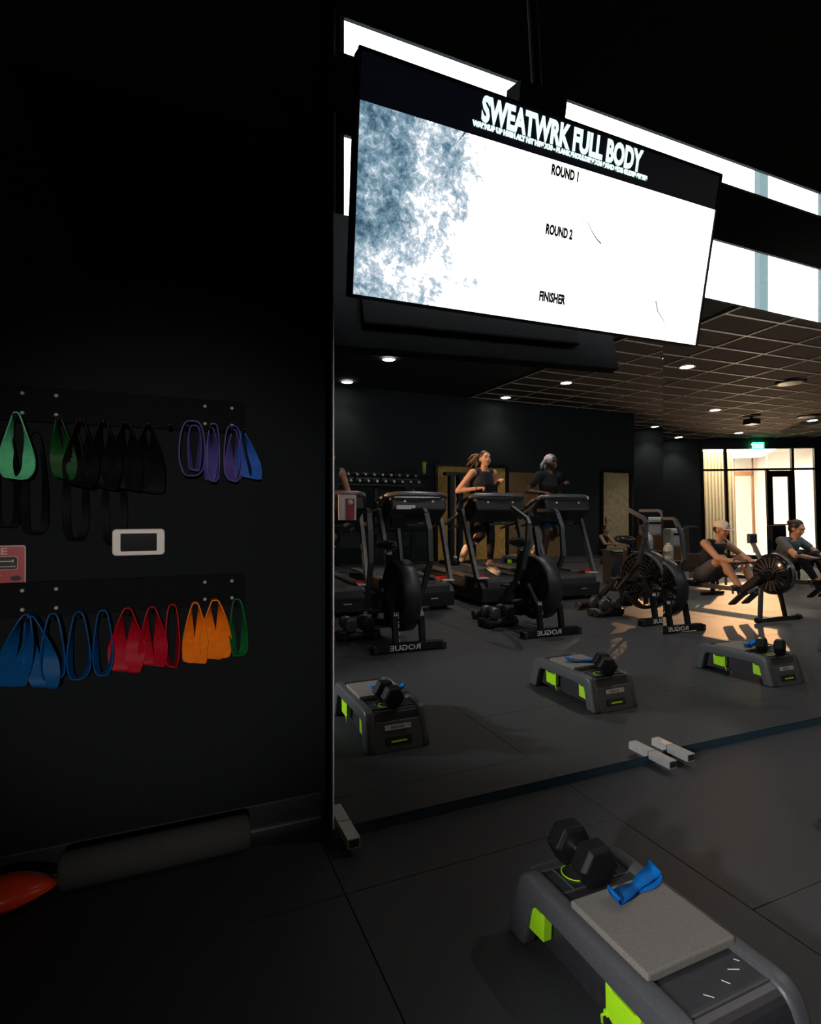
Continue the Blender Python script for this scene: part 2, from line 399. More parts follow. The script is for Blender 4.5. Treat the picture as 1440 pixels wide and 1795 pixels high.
dr = struct(M().box(((U[2]+U[3])/2, 0, 3.06), (U[3]-U[2]-.1, .06, .22), EM).box((U[2]+.11, 0, 1.6), (.13, .06, 3.1), EM).box((U[3]-.11, 0, 1.6), (.13, .06, 3.1), EM)
            .box(((U[2]+U[3])/2, 0, .14), (U[3]-U[2]-.1, .06, .24), EM).build('door_1', 'frame'), 'tall glass door with dark bronze frame, seen in the mirror')
E('pane', 'glass', ((U[2]+U[3])/2, 0, 1.6), (U[3]-U[2]-.3, .008, 2.75), dr)
E('push_bar', 'frame', ((U[2]+U[3])/2, .05, 1.22), (U[3]-U[2]-.28, .03, .05), dr)
# lobby
def L(name, mt, u0, u1, z0, z1, v, th=.08, parent=None, bev=0):
    return M().box(((u0+u1)/2, v-th/2, (z0+z1)/2), (u1-u0, th, z1-z0), EM, bev).build(name, mt, parent)
struct(M().box((EL/2, -3.6, -.03), (EL+5, 7.4, .06), EM).build('floor_lobby', 'lwhite'), 'pale lobby floor beyond the glass entrance')
struct(M().box((EL/2, -3.6, 4.5), (EL+5, 7.0, .06), EM).build('ceiling_lobby', 'lwhite'))
lw = struct(L('wall_lobby', 'lwhite', -2, EL+2.2, 0, 4.5, -6.8), 'bright white lobby wall beyond the entrance')
struct(M().box((-2, -3.5, 2.25), (.1, 6.8, 4.5), EM).build('wall_lobby_side', 'cream')); struct(M().box((EL+2.2, -3.5, 2.25), (.1, 6.8, 4.5), EM).build('wall_lobby_side', 'lwhite'))
sl = struct(L('wall_slatted', 'cream', -1.4, 2.9, 0, 4.45, -3.0), 'cream vertical slatted wall in the lobby')
sm = M().box((0, 0, 2.2), (.07, .05, 4.3)).mesh('slat', 'cream')
ang = math.atan2(ED.y, ED.x)
for i in range(31):
    p = EM @ Vector((-1.3+i*.14, -2.97, 0)); o = place('slat', sm, sl, p); o.rotation_euler = (0, 0, ang)
dl = struct(L('door_2', 'brown', .98, 1.06, 0, 3.1, -2.85, .1), 'brown lobby door frame')
L('door_jamb', 'brown', 1.3, 1.36, 0, 3.1, -2.85, .1, dl)
d2 = struct(L('door_3', 'brown', 2.2, 2.28, 0, 3.1, -4.6, .1), 'brown framed glass doors at the far side of the lobby')
L('jamb', 'brown', 3.7, 3.95, 0, 4.4, -4.6, .1, d2); L('jamb', 'cream', 2.28, 2.5, 0, 3.1, -4.6, .08, d2); L('jamb', 'cream', 3.42, 3.68, 0, 3.1, -4.6, .08, d2)
L('header', 'brown', 2.2, 4.8, 3.42, 3.62, -4.6, .1, d2); L('header', 'cream', 2.28, 3.7, 3.1, 3.25, -4.6, .08, d2)
L('jamb', 'brown', 4.72, 4.80, 0, 4.4, -4.6, .1, d2)
nb = L('notice_board', 'gry', 2.75, 3.0, 1.1, 2.4, -6.72, .02); tag(nb, 'grey notice beyond the lobby doors', 'notice')
# exit sign
ex = thing('exit_sign', 'green glowing EXIT sign above the glass entrance, seen in the mirror', 'sign')
M().box((2.02, .14, 4.05), (.42, .05, .26), EM, .01).build('case', 'exitgreen', ex)
text('letters', 'EXIT', .2, 'exitwhite', ex, EM @ face((2.17, .168, 3.98), (-1, 0, 0), (0, 0, 1)), 1, .004, .001)
for i in range(0): pass
# ceiling
ce = struct(M().box((9.4, -4.7, H+.07), (25.5, 14.6, .1)).build('ceiling', 'ceil'), 'black ceiling with a metal grid on its far right part')
ct = M().box((0, 0, 0), (1.18, .575, .012)).mesh('ceiling_tile', 'ctile')
GX, GY = 1.20, .595
bx = M().box((0, 0, 0), (.016, 11.92, .02)).mesh('tee_bar', 'tbar'); by = M().box((0, 0, 0), (13.22, .016, .02)).mesh('cross_bar', 'tbar')
gx0, gy0 = 7.42, -11.2
nx, ny = 11, 20
for i in range(nx+1): place('tee_bar', bx, ce, (gx0+i*GX, gy0+ny*GY/2, H))
for j in range(ny+1): place('cross_bar', by, ce, (gx0+nx*GX/2, gy0+j*GY, H))
for i in range(nx):
    for j in range(ny): place('ceiling_tile', ct, ce, (gx0+(i+.5)*GX, gy0+(j+.5)*GY, H+.012))
# wooden doors on the back wall
def door(n_, x0, x1, zt, mt, hx, label):
    o = struct(M().box((x0-.04, -8.98, zt/2), (.08, .10, zt+.08)).box((x1+.04, -8.98, zt/2), (.08, .10, zt+.08)).box(((x0+x1)/2, -8.98, zt+.05), (x1-x0, .10, .09)).build('door_%d' % n_, 'frame'), label)
    M().box(((x0+x1)/2, -8.985, zt/2), (x1-x0-.01, .05, zt-.01)).build('leaf', mt, o)
    M().tube([(hx, -8.95, 1.05), (hx, -8.89, 1.05), (hx+.13, -8.89, 1.05)], .012, 8).box((hx, -8.955, 1.05), (.05, .012, .16)).build('handle', 'chrome', o)
door(4, 6.45, 7.42, 2.50, 'wood', 7.3, 'tan wooden door behind the rack posts, seen in the mirror')
door(5, 7.60, 8.55, 2.50, 'wood', 7.7, 'tan wooden door behind the running woman, seen in the mirror')
door(6, 12.02, 13.05, 2.50, 'wood2', 12.12, 'pale oak door behind the woman seated on the floor, seen in the mirror')
struct(M().box((9.55, -8.99, 1.2), (1.75, .03, 2.4)).build('trim_1', 'panelw'), 'tan wooden wall panel between the treadmill runners')

# ------------------------------------------------------------------ mirrors on feet
def mirror(label, px, loc, rot, Wd, feet, strip):
    t = thing('mirror_panel', label, 'mirror', loc, 0, None)
    t.rotation_euler = rot
    HT = 2.355
    M().box((Wd/2, .0, HT/2), (Wd, .006, HT)).build('glass', 'mirror', t)
    M().box((Wd/2, .02, HT/2+.002), (Wd, .030, HT)).build('backing_board', 'trim', t)
    M().box((Wd/2, .014, -.022), (Wd, .03, .042)).build('bottom_rail', 'shade_rail', t)
    M().box((.002, -.006, HT/2+.002), (.0055, .009, HT)).build('edge_strip', 'white_alu', t)
    for fx, bx_ in feet:
        f = M().box((fx, -.068, .004), (.048, .125, .036)).build('foot', 'white_alu', t)
        M().box((fx, -.1315, .004), (.040, .003, .028)).build('end_cap', 'rub', f)
        M().box((fx, .06, .004), (.045, .12, .036)).build('foot_rear', 'blk', t)
    return t
AL, BE = -.024, -.0165
M1 = mirror('left wall mirror panel on silver feet, reflecting the treadmills', 0, (.572, 2.07, .045), (0, 0, 0), 1.714, [(.045, 0), (1.638, 0)], True)
M2 = mirror('right wall mirror panel, reflecting the rowers and the bright entrance', 0, (2.289, 2.088, .045), (BE, 0, AL), 3.0, [(.065, 0), (2.9, 0)], True)

# ------------------------------------------------------------------ television
tvm = Matrix.Translation((1.366, 1.7, 2.337)) @ Matrix.Rotation(.044, 4, 'Z') @ Matrix.Rotation(.194, 4, 'X') @ Matrix.Rotation(-.03, 4, 'Y')
tv = thing('television', 'large flat television hung above the mirror showing a workout screen', 'television'); tv.matrix_world = tvm
TW, TH = 1.667, .715
M().box((0, .03, 0), (TW, .045, TH), None, .006).box((0, .065, 0), (TW*.7, .03, TH*.7), None, .01).build('case', 'tvblk', tv)
M().box((0, .0065, -.070), (TW-.020, .002, .569)).build('screen', 'screen', tv)
M().box((0, .0065, .2825), (TW-.020, .002, .135)).build('screen_header', 'scrhdr', tv)
bz = M().box((0, .006, TH/2-.004), (TW, .010, .010)).box((0, .006, -TH/2+.001), (TW, .010, .005)).box((-TW/2+.004, .006, 0), (.009, .010, TH)).box((TW/2-.004, .006, 0), (.009, .010, TH))
bz.build('bezel', 'tvblk', tv)
def TX(n_, s, size, mt, bold, wid, xl, zb):
    """text on the screen: width wid, left edge at xl, lower edge at zb (television's own frame)"""
    o = text(n_, s, size, mt, tv, Matrix(), 1, bold, .0003)
    xs_ = [v.co.x for v in o.data.vertices]; mn = min(xs_); k = wid/(max(xs_)-mn); zm = min(v.co.y for v in o.data.vertices)
    for v in o.data.vertices:
        a, b2, c = v.co; v.co = (xl+(a-mn)*k, .0045-c, zb+b2-zm)
    return o
TX('title', 'SWEATWRK FULL BODY', .104, 'titlew', .0050, .755, -.388, .261)
TX('subtitle', 'WARMUP UP HIGH ALT HIT HIPS X10 - PLANK SHOULDERS X10 BAND SIDE GLIDES SERIES', .021, 'titlew', .0022, .825, -.422, .2405)
for s, x, z in (('ROUND 1', -.074, .163), ('ROUND 2', -.074, -.040), ('FINISHER', -.075, -.278)):
    TX('screen_text', s, .047, 'scrblk', .0024, .128, x, z)
def crack(pts):
    M().ring([(x, .0048, z) for x, z in pts], 4, [.0022-.002*i/len(pts) for i in range(len(pts))], squash=(1, .3), smooth=False, up=(0, 0, 1)).build('stone_crack', 'scrblk', tv)
crack([(-.445, .216), (-.452, .206), (-.462, .193), (-.471, .182)])
crack([(.20, -.027), (.178, -.016), (.150, .006), (.130, .03), (.085, .05)]); crack([(.54, -.20), (.56, -.24), (.60, -.27), (.62, -.30)])
mo = M().box((-.05, .10, .1), (.34, .04, .30)).bar([(-.05, .12, .2), (-.05, .16, .42)], .05, .07)
mo.bar([(-.14, .10, .30), (-.12, .14, .46)], .02, .03).bar([(.04, .10, .30), (.02, .14, .46)], .02, .03).box((-.05, .17, .46), (.22, .09, .09))
mo.build('mount_bracket', 'rackm', tv)
M().tube([(-.05, .17, .5), (-.03, .55, 1.95)], .020, 10).build('ceiling_pole', 'rackm', tv)
M().tube([(-.02, .09, .36), (.03, .13, .42), (.0, .2, .47), (-.08, .2, .44)], .006, 6).tube([(-.1, .08, .34), (-.13, .16, .40), (-.06, .22, .48)], .005, 6).build('cable', 'rub', tv)

# ------------------------------------------------------------------ things on the left wall
th = thing('thermostat', 'white rectangular thermostat with a dark display on the black wall', 'thermostat', (-.101, WY, 1.146))
def rrect(w_, h_, r, bulge=0, n_=5):
    out = []
    for cx_, cz_, a0 in ((w_/2-r, h_/2-r, 0), (-w_/2+r, h_/2-r, 90), (-w_/2+r, -h_/2+r, 180), (w_/2-r, -h_/2+r, 270)):
        for i in range(n_+1):
            a = R(a0+90*i/n_); out.append((cx_+r*cos(a), cz_+r*sin(a)))
    return out
M().prism(rrect(.172, .096, .014), -.026, 0, 'Y').build('case', 'white', th, bevel=.004)
M().prism(rrect(.118, .064, .003), -.0285, -.02, 'Y').build('display', 'gloss', th)
text('badge', 'O Nexus', .0065, 'gry', th, face((-.012, -.0267, -.043), (1, 0, 0), (0, 0, 1)), 1, 0, .0002)
fs = thing('fire_sign', 'red FIRE extinguisher sign cut off by the left edge of the picture', 'sign', (-.52, WY, 1.073))
M().prism(rrect(.144, .138, .008), -.004, 0, 'Y').build('plate', 'signpink', fs)
M().prism(rrect(.137, .131, .006), -.0048, -.003, 'Y').build('field', 'signred', fs)
text('heading', 'FIRE', .030, 'signpink', fs, face((-.052, -.0054, .0395), (1, 0, 0), (0, 0, 1)), 1.32, .0008, .0004)
M().prism(rrect(.100, .046, .009), -.0056, -.0045, 'Y', Matrix.Translation((0, 0, .010))).build('panel_rim', 'signpink', fs)
M().prism(rrect(.096, .042, .008), -.0062, -.005, 'Y', Matrix.Translation((0, 0, .010))).build('panel', 'rub', fs)
M().box((0, -.0066, -.002), (.088, .0006, .0018)).box((.0, -.0066, .016), (.07, .0006, .003)).box((.036, -.0066, .017), (.004, .0006, .009)).build('panel_print', 'paper', fs)
text('small_print', 'EXTINGUISHER', .0072, 'signpink', fs, face((-.045, -.0054, -.032), (1, 0, 0), (0, 0, 1)), 1, 0, .0002)
text('small_print', 'INSIDE CABLE', .0064, 'signpink', fs, face((-.045, -.0054, -.042), (1, 0, 0), (0, 0, 1)), 1, 0, .0002)
M().prism([(.014*cos(R(a))*1.1, .009*sin(R(a))) for a in range(0, 360, 24)], -.0058, -.0045, 'Y', Matrix.Translation((.044, 0, -.042))).build('dark_spot', 'rub', fs)

def rack(label, zt, zb, zp):
    t = thing('band_rack', label, 'rack', (0, WY, 0))
    M().box((-.17, -.006, (zt+zb)/2), (.88, .012, zt-zb+.055), None, .003).build('back_plate', 'rackm', t)
    for x in (-.456, -.358, .124, .222):
        for z in (zt, zb):
            M().lathe([(.0001, -.007), (.0045, -.0055), (.0068, 0), (.0068, .004)], 12, Matrix.Translation((x, -.015, z)) @ Matrix.Rotation(-pi/2, 4, 'X')).build('bolt', 'bolt', t)
    return t
def pegs(t, xs, z):
    pm = M().tube([(0, 0, 0), (0, -.055, .002), (0, -.062, .010)], .0065, 8).mesh('peg', 'blk')
    for x in xs: place('peg', pm, t, (x, -.01, z))
r1 = rack('upper black steel band rack bolted to the wall, holding mint and purple loops', 1.656, 1.590, 1.54)
r2 = rack('lower black steel band rack bolted to the wall, holding blue, red and orange loops', .989, .924, .895)
UX = [-.466, -.345, -.28, -.21, -.14, -.07, .0, .060, .138, .215, .262]
LX = [-.438, -.362, -.286, -.213, -.136, -.062, .010, .088, .158, .237]
pegs(r1, UX, 1.565); pegs(r2, LX, .893)
def loop_band(mt, label, x, ztop, Ln, wid, fl, seed=0, ydep=.035, lean=0, top=.010, width=.045, edge=0, thick=.0022, group=None, skew=1.0):
    """closed strip hung over a peg: widens to `wid` near its foot; `fl` turns the strip's flat side to the room"""
    n_ = 48; vs = []; ctr = []; wv = []
    for i in range(n_):
        t = 2*pi*i/n_; s_ = (1-cos(t))/2            # 0 at the peg, 1 at the foot
        sg = 1 if sin(t) >= 0 else -1
        x_ = sg*abs(sin(t))**.52*(top+(wid/2-top)*s_**.9)+lean*s_
        ph = fl*min(1, s_*1.5)**1.3*sg*skew*(1+.18*sin(3*t+seed))
        k = 1+(.55*min(1, s_*1.6) if fl > .6 else 0)
        ctr.append(Vector((x_, -.006*sin(2*t+seed), -Ln*s_+.004*sin(5*t+seed)*s_)))
        wv.append(Vector((sin(ph), -cos(ph), .18*sin(ph)*cos(t))).normalized()*width*k)
    off = Vector((0, -ydep, 0))
    for i in range(n_):
        tn = (ctr[(i+1) % n_]-ctr[i-1]).normalized(); nr = tn.cross(wv[i]).normalized()*thick
        c = ctr[i]+off
        for a, b_ in ((-.5, -.5), (.5, -.5), (.5, .5), (-.5, .5)): vs.append(c+wv[i]*a+nr*b_*2)
    fs_ = [(i*4+j, i*4+(j+1) % 4, ((i+1) % n_)*4+(j+1) % 4, ((i+1) % n_)*4+j) for i in range(n_) for j in range(4)]
    o = M().add(vs, fs_, True).build('resistance_band', mt, None, (x, WY, ztop))
    o.data.set_sharp_from_angle(angle=R(50)) if hasattr(o.data, 'set_sharp_from_angle') else None
    return tag(o, label, 'band', group)
GU, GL = 'resistance bands on the upper rack', 'resistance bands on the lower rack'
loop_band('mint', 'mint green loop band hanging open at the left end of the upper rack', UX[0], 1.585, .215, .082, 1.1, 1, group=GU, width=.026, top=.014)
loop_band('dgreen', 'dark green loop band hanging second from the left on the upper rack', UX[1], 1.578, .205, .05, 1.45, 2, group=GU, lean=.016, width=.026)
for i, w_ in ((2, 'beside the dark green band on'), (3, 'left of the middle of'), (4, 'in the middle of'), (5, 'right of the middle of')):
    loop_band('bblack', 'black loop band hanging %s the upper rack' % w_, UX[i], 1.575, .21+.008*i, .055, .9+.1*i, i, group=GU, top=.016)
loop_band('purple', 'purple loop band, leftmost and widest of the purple ones', .078, 1.592, .200, .092, .10, 7, group=GU, top=.040, width=.034)
loop_band('purple', 'narrow purple loop band nested inside the leftmost purple one', .086, 1.578, .170, .030, .55, 17, group=GU, top=.022, width=.026, ydep=.034)
loop_band('purple', 'slim purple loop band, middle one of the purple bands', .152, 1.586, .212, .042, .12, 8, group=GU, top=.020, width=.034)
loop_band('purple', 'purple loop band behind the slim middle purple one', .148, 1.574, .200, .030, 1.2, 18, group=GU, width=.024, ydep=.02)
loop_band('purple', 'purple loop band, rightmost of the purple ones', .222, 1.583, .208, .062, .12, 9, group=GU, top=.030, width=.034)
loop_band('purple', 'purple loop band folded behind the rightmost purple one', .228, 1.572, .190, .045, 1.1, 19, group=GU, width=.024, ydep=.02)
loop_band('bluev', 'violet blue loop band at the right end of the upper rack', .258, 1.565, .180, .062, 1.3, 10, group=GU, lean=.036, width=.026)
loop_band('blued', 'deep blue loop band at the left end of the lower rack', LX[0], .912, .240, .060, 1.4, 11, group=GL, lean=-.050, width=.036, top=.020)
loop_band('blued', 'second deep blue loop band from the left of the lower rack, leaning right', LX[0]+.014, .908, .240, .060, 1.45, 21, group=GL, lean=.040, width=.034, ydep=.045, top=.018)
loop_band('blued', 'deep blue loop band on the second peg of the lower rack', LX[1], .910, .225, .070, .35, 12, group=GL, width=.036, top=.020)
loop_band('blued', 'deep blue loop band on the third peg of the lower rack', LX[2], .911, .228, .070, .3, 13, group=GL, width=.036, top=.020)
loop_band('blued', 'deep blue loop band beside the red bands on the lower rack', LX[3], .912, .222, .055, .35, 14, group=GL, width=.036, top=.020)
loop_band('red', 'broad crimson loop band, leftmost of the red ones', LX[4], .915, .225, .070, 1.5, 15, group=GL, width=.040, lean=-.006, top=.020)
loop_band('red', 'crimson loop band, middle one of the red bands', LX[5]+.004, .912, .215, .060, 1.3, 16, group=GL, width=.032, top=.019, lean=.006)
loop_band('red', 'narrow crimson loop band showing its edge beside the orange ones', LX[6], .918, .228, .042, .25, 22, group=GL, width=.040, top=.019)
loop_band('orange', 'orange loop band, left one of the two orange ones', LX[7], .918, .230, .050, 1.4, 23, group=GL, width=.032, top=.018)
loop_band('orange', 'bright broad orange loop band, right one of the two orange ones', LX[8], .924, .225, .062, 1.48, 24, group=GL, width=.040, lean=.004, top=.022)
loop_band('green', 'green loop band at the right end of the lower rack', LX[9], .922, .215, .050, .7, 25, group=GL, width=.022, lean=.010, top=.020)
for i, x in enumerate((-.50, -.42, -.30, -.18)):
    loop_band('bblack', 'long black loop band hanging low under the upper rack, %s' % ('at the far left', 'below the mint band', 'below the dark green band', 'above the thermostat')[i], x, 1.53, .33+.02*i, .07, 1.2, 30+i, ydep=.012, group='long black bands behind the upper rack', width=.016, top=.02)

fr = thing('foam_roller', 'long dark foam roller lying along the baseboard', 'roller', (-.03, 2.155, .062))
M().lathe([(.02, -.305), (.048, -.305), (.058, -.296), (.060, -.28), (.060, .28), (.058, .296), (.048, .305), (.02, .305)], 32, Matrix.Rotation(pi/2, 4, 'Y')).build('foam_sleeve', 'foam', fr)
M().lathe([(.0001, -.30), (.02, -.30), (.02, .30), (.0001, .30)], 20, Matrix.Rotation(pi/2, 4, 'Y')).build('core', 'rub', fr)
bag = thing('weight_bag', 'bright orange red padded bag on the floor at the left edge', 'bag', (-.485, 2.115, .050), .1)
pr = []
bm = bmesh.new(); bmesh.ops.create_uvsphere(bm, u_segments=32, v_segments=20, radius=1)
for v in bm.verts:
    x, y, z = v.co
    k = 1-.35*max(0, x)**2
    v.co = Vector((x*.150, y*.075*k, z*(.050 if z > 0 else .046)*k+.010*sin(3*x+1)*.3))
M().bm(bm, None, True).build('shell', 'vred', bag)
M().tube([(.15*cos(R(a)), .076*sin(R(a))*(1-.35*max(0, cos(R(a)))**2), -.006) for a in range(0, 360, 12)], .0035, 6, closed=True).build('seam_piping', 'vred', bag)
M().tube([(.145, 0, 0), (.165, 0, .004)], .007, 8).build('valve', 'chrome', bag)

# ------------------------------------------------------------------ aerobic steps with hex dumbbell and blue band
def rounded_profile(y0, y1, z0, h, s, r, n_=6):
    """side outline of the step: feet at (y0,y1), top narrower by s at each end, rounded shoulders"""
    def corner(c, a, b_):
        c = Vector(c); a = (Vector(a)-c).normalized()*r; b_ = (Vector(b_)-c).normalized()*r; out = []
        for i in range(n_+1):
            t = i/n_; out.append(tuple(c+a*(1-t)**2+b_*t**2))
        return out
    A, B, C_, D = (y0, z0), (y0+s, h), (y1-s, h), (y1, z0)
    return [A]+corner(B, A, C_)+corner(C_, B, D)+[D]
def make_step(label):
    t = thing('aerobic_step', label, 'step', (0, 0, 0), 0, 'grey aerobic steps in a row before the mirrors')
    y0, y1, h = -.70, 0, .205
    for sgn in (-1, 1):
        out = rounded_profile(y0, y1, 0, h+.008, .055, .055)
        inn = rounded_profile(y0+.085, y1-.085, 0, h-.062, .035, .03)
        poly = out+inn[::-1]
        x0 = sgn*.182; x1 = sgn*.128
        m_ = M(); nO = len(out); k = len(poly)
        def skew(x, z): return x-sgn*.17*z*.22
        def P(x, q): return (skew(x, q[1]), q[0], q[1])
        vs = [P(x0, q) for q in out]+[P(x0, q) for q in inn]+[P(x1, q) for q in out]+[P(x1, q) for q in inn]
        fs_ = []
        def strip(a, b_, n1):
            for i in range(n1-1): fs_.append((a+i, a+i+1, b_+i+1, b_+i))
        nI = len(inn)
        assert nO == nI
        strip(0, nO, nO); strip(nO+nI, 2*nO+nI, nO); strip(0, nO+nI, nO); strip(nO, 2*nO+nI, nI)
        fs_.append((0, nO, 2*nO+nI, nO+nI)); fs_.append((nO-1, nO+nI-1, 2*nO+2*nI-1, 2*nO+nI-1-0))
        m_.add(vs, fs_, True)
        o = m_.build('side_rail', 'stepg', t)
        bv = o.modifiers.new('b', 'BEVEL'); bv.width = .016; bv.segments = 4; bv.limit_method = 'ANGLE'; bv.angle_limit = R(50)
        for yc in (-.115, -.455):
            z = .105
            c = M().prism([(-.054, .044), (-.042, .044), (-.038, .030), (.038, .030), (.042, .044), (.054, .044), (.052, -.034), (.030, -.044), (-.050, -.038)], sgn*.140, sgn*.168, 'X', Matrix.Translation((0, yc, z)))
            c.box((sgn*.165, yc+.05, z-.034), (.012, .014, .012)); c.tube([(sgn*.168, yc+.045, z-.03), (sgn*.172, yc+.06, z-.045), (sgn*.166, yc+.064, z-.07)], .004, 6)
            c.build('clip', 'lime', t, bevel=.003)
    # recessed dark core and the top plate
    M().prism([(y0+.05, .03), (y0+.075, h-.02), (y1-.075, h-.02), (y1-.05, .03)], -.136, .136, 'X').build('core', 'stepd', t)
    tp = M()
    out = rounded_profile(y0+.01, y1-.01, .03, h-.002, .052, .05)
    tp.prism(out, -.132, .132, 'X'); o = tp.build('top_plate', 'stepd', t, bevel=.003)
    for yy_ in (-.09, -.19, -.27, -.60): M().box((0, yy_, h-.001), (.262, .005, .004)).build('grip_rib', 'stepg', t)
    for xx in (-.08, .08): M().box((xx, -.14, h-.001), (.004, .095, .004)).build('grip_rib', 'stepg', t)
    for sgn in (-1, 1):            # end faces with slot, lime bar and plate
        ye = y1 if sgn > 0 else y0
        ez = M().prism([(ye-sgn*.060, .150), (ye-sgn*.039, .146), (ye, 0), (ye-sgn*.04, 0)], -.135, .135, 'X').build('end_panel', 'stepg' if sgn > 0 else 'stepd', t, bevel=.004)
        nn = Vector((0, sgn*.2, .055)).normalized(); up = Vector((0, -sgn*.26, 1)).normalized()
        def at(z): return Vector((0, ye-sgn*z*.255+sgn*.001, z))
        rt = (-1, 0, 0) if sgn > 0 else (1, 0, 0)
        F = face(at(.052), rt, up)
        M().box((0, 0, .001), (.150, .042, .006), F, .003).build('slot', 'rub', ez)
        M().box((0, -.003, .005), (.090, .009, .004), F, .001).build('slot_bar', 'lime', ez)
        F2 = face(at(.118), rt, up)
        pl = M().box((0, 0, .004), (.150, .026, .004), F2, .001).build('name_plate', 'paper', ez)
        text('plate_lettering', 'escape', .026, 'rub', t, face(at(.112)+nn*.006, rt, up) @ Matrix.Translation((-.036, 0, 0)), 1.1, .0003, .0003)
        M().ring([Vector(q) for q in [(-.058, 0, 0), (-.062, .010, 0), (-.052, .012, 0)]], 6, .0014, mx=face(at(.112)+nn*.006, rt, up)).build('plate_mark', 'rub', t)
        if sgn > 0: M().bar([(-.132, ye-sgn*.056, h-.006), (.132, ye-sgn*.056, h-.006)], .006, .006).build('edge_rib', 'stepg', t)
    # badge under the dumbbell, a lime ring
    M().lathe([(.036, 0), (.040, 0), (.040, .002), (.036, .002), (.036, 0)], 24, Matrix.Translation((-.03, -.13, h-.001))).build('lime_ring', 'lime', t)
    for a_, b_, c_, d_ in ((.02, -.560, .030, -.575), (.060, -.545, .085, -.556), (-.05, -.570, -.035, -.585), (.10, -.53, .108, -.54)):
        M().bar([(a_, b_, h), (c_, d_, h)], .0012, .0016).build('scuff_mark', 'wprint', t)
    pd = M().prism([(-.142, -.505), (.142, -.505), (.142, -.245), (-.142, -.245)], .0, .024, 'Z', Matrix.Translation((0, -.0, h-.001)))
    pd.build('foam_pad', 'pad', t, bevel=.005)
    return t
def make_dumbbell(label, group='hex dumbbells on the aerobic steps'):
    t = thing('hex_dumbbell', label, 'dumbbell', (0, 0, 0), 0, group)
    r = .064
    for sgn in (-1, 1):
        prof = [(.75*r, .024), (r, .034), (r, .078), (.82*r, .092), (.35*r, .095)]
        m_ = M(); vs = []
        for rr, yv in prof:
            for j in range(6):
                a = 2*pi*j/6+pi/6+0; vs.append((rr*sin(a+0), sgn*yv, rr*cos(a)+0))
        n_ = 6; fs_ = [(i*n_+j, i*n_+(j+1) % n_, (i+1)*n_+(j+1) % n_, (i+1)*n_+j) for i in range(4) for j in range(6)]
        fs_ += [[j for j in range(6)], [4*6+j for j in range(6)]]
        m_.add(vs, fs_); m_.build('head', 'hex', t, bevel=.003)
    M().tube([(0, y, 0) for y in (-.034, -.02, 0, .02, .034)], [.014, .016, .0175, .016, .014], 14).build('handle', 'chrome', t)
    return t
def make_floor_band(label):
    """loop band lying slack with one twist"""
    n_ = 40; vs = []
    for i in range(n_):
        t = 2*pi*i/n_; x = .095*cos(t); s_ = sin(t)
        z = .004+.010*(1+s_)*(abs(cos(t))**.5)*.6+.012*(abs(cos(t)) > .93)
        y = .012*sin(2*t)*.4+.030*cos(t)*.35
        tw = .5*pi*(abs(cos(t/1.0))**6)*.6+.35*math.exp(-((cos(t))/.25)**2)
        wv = Vector((.15, cos(tw*.6), sin(tw*.6)*.35)).normalized()*(.046-.018*math.exp(-(cos(t)/.3)**2))
        zc = z+abs(wv.z)*.5; c = Vector((x, y, zc+(.006 if s_ > 0 else 0)))
        nr = Vector((0, 0, .0012))
        for a, b_ in ((-.5, -1), (.5, -1), (.5, 1), (-.5, 1)): vs.append(c+wv*a+nr*b_)
    fs_ = [(i*4+j, i*4+(j+1) % 4, ((i+1) % n_)*4+(j+1) % 4, ((i+1) % n_)*4+j) for i in range(n_) for j in range(4)]
    o = M().add(vs, fs_, True).build('loop_band', 'blue'); 
    return tag(o, label, 'band', 'blue loop bands on the step pads')
SX = [1.122, 2.615, 4.19, 5.72]
slab_l = ['grey aerobic step with taupe pad and lime clips, nearest, in the foreground',
          'grey aerobic step with taupe pad, second of the row, seen mainly in the mirror',
          'grey aerobic step with taupe pad, third of the row, reflected below the rower',
          'grey aerobic step, fourth of the row, cut off by the right edge']
dl_l = ['black hex dumbbell on the foreground step', 'black hex dumbbell on the second step of the row',
        'black hex dumbbell on the third step, below the reflected rower', 'black hex dumbbell on the fourth step of the row']
bl_l = ['blue loop band twisted on the pad of the foreground step', 'blue loop band on the pad of the second step',
        'blue loop band on the pad of the third step']
st0 = make_step(slab_l[0]); db0 = make_dumbbell(dl_l[0]); fb0 = make_floor_band(bl_l[0])
for i, x in enumerate(SX):
    s_ = st0 if i == 0 else copy_tree(st0); s_['label'] = slab_l[i]
    s_.location = (x-.008, 1.425, .0005); s_.rotation_euler.z = (0, .0, -.02, 0)[i]
    d_ = db0 if i == 0 else copy_tree(db0); d_['label'] = dl_l[i]
    d_.location = (x-.020+(0, .03, .0, 0)[i], 1.425-.135, .205+.0585); d_.rotation_euler = (0, 0, R((-3, 28, -28, 10)[i]))
    if i < 3:
        f_ = fb0 if i == 0 else copy_tree(fb0); f_['label'] = bl_l[i]
        f_.location = (x+(.034, -.02, .0)[i], 1.425-(.288, .33, .32)[i], .2295); f_.rotation_euler = (0, 0, R((4, 20, -30)[i]))

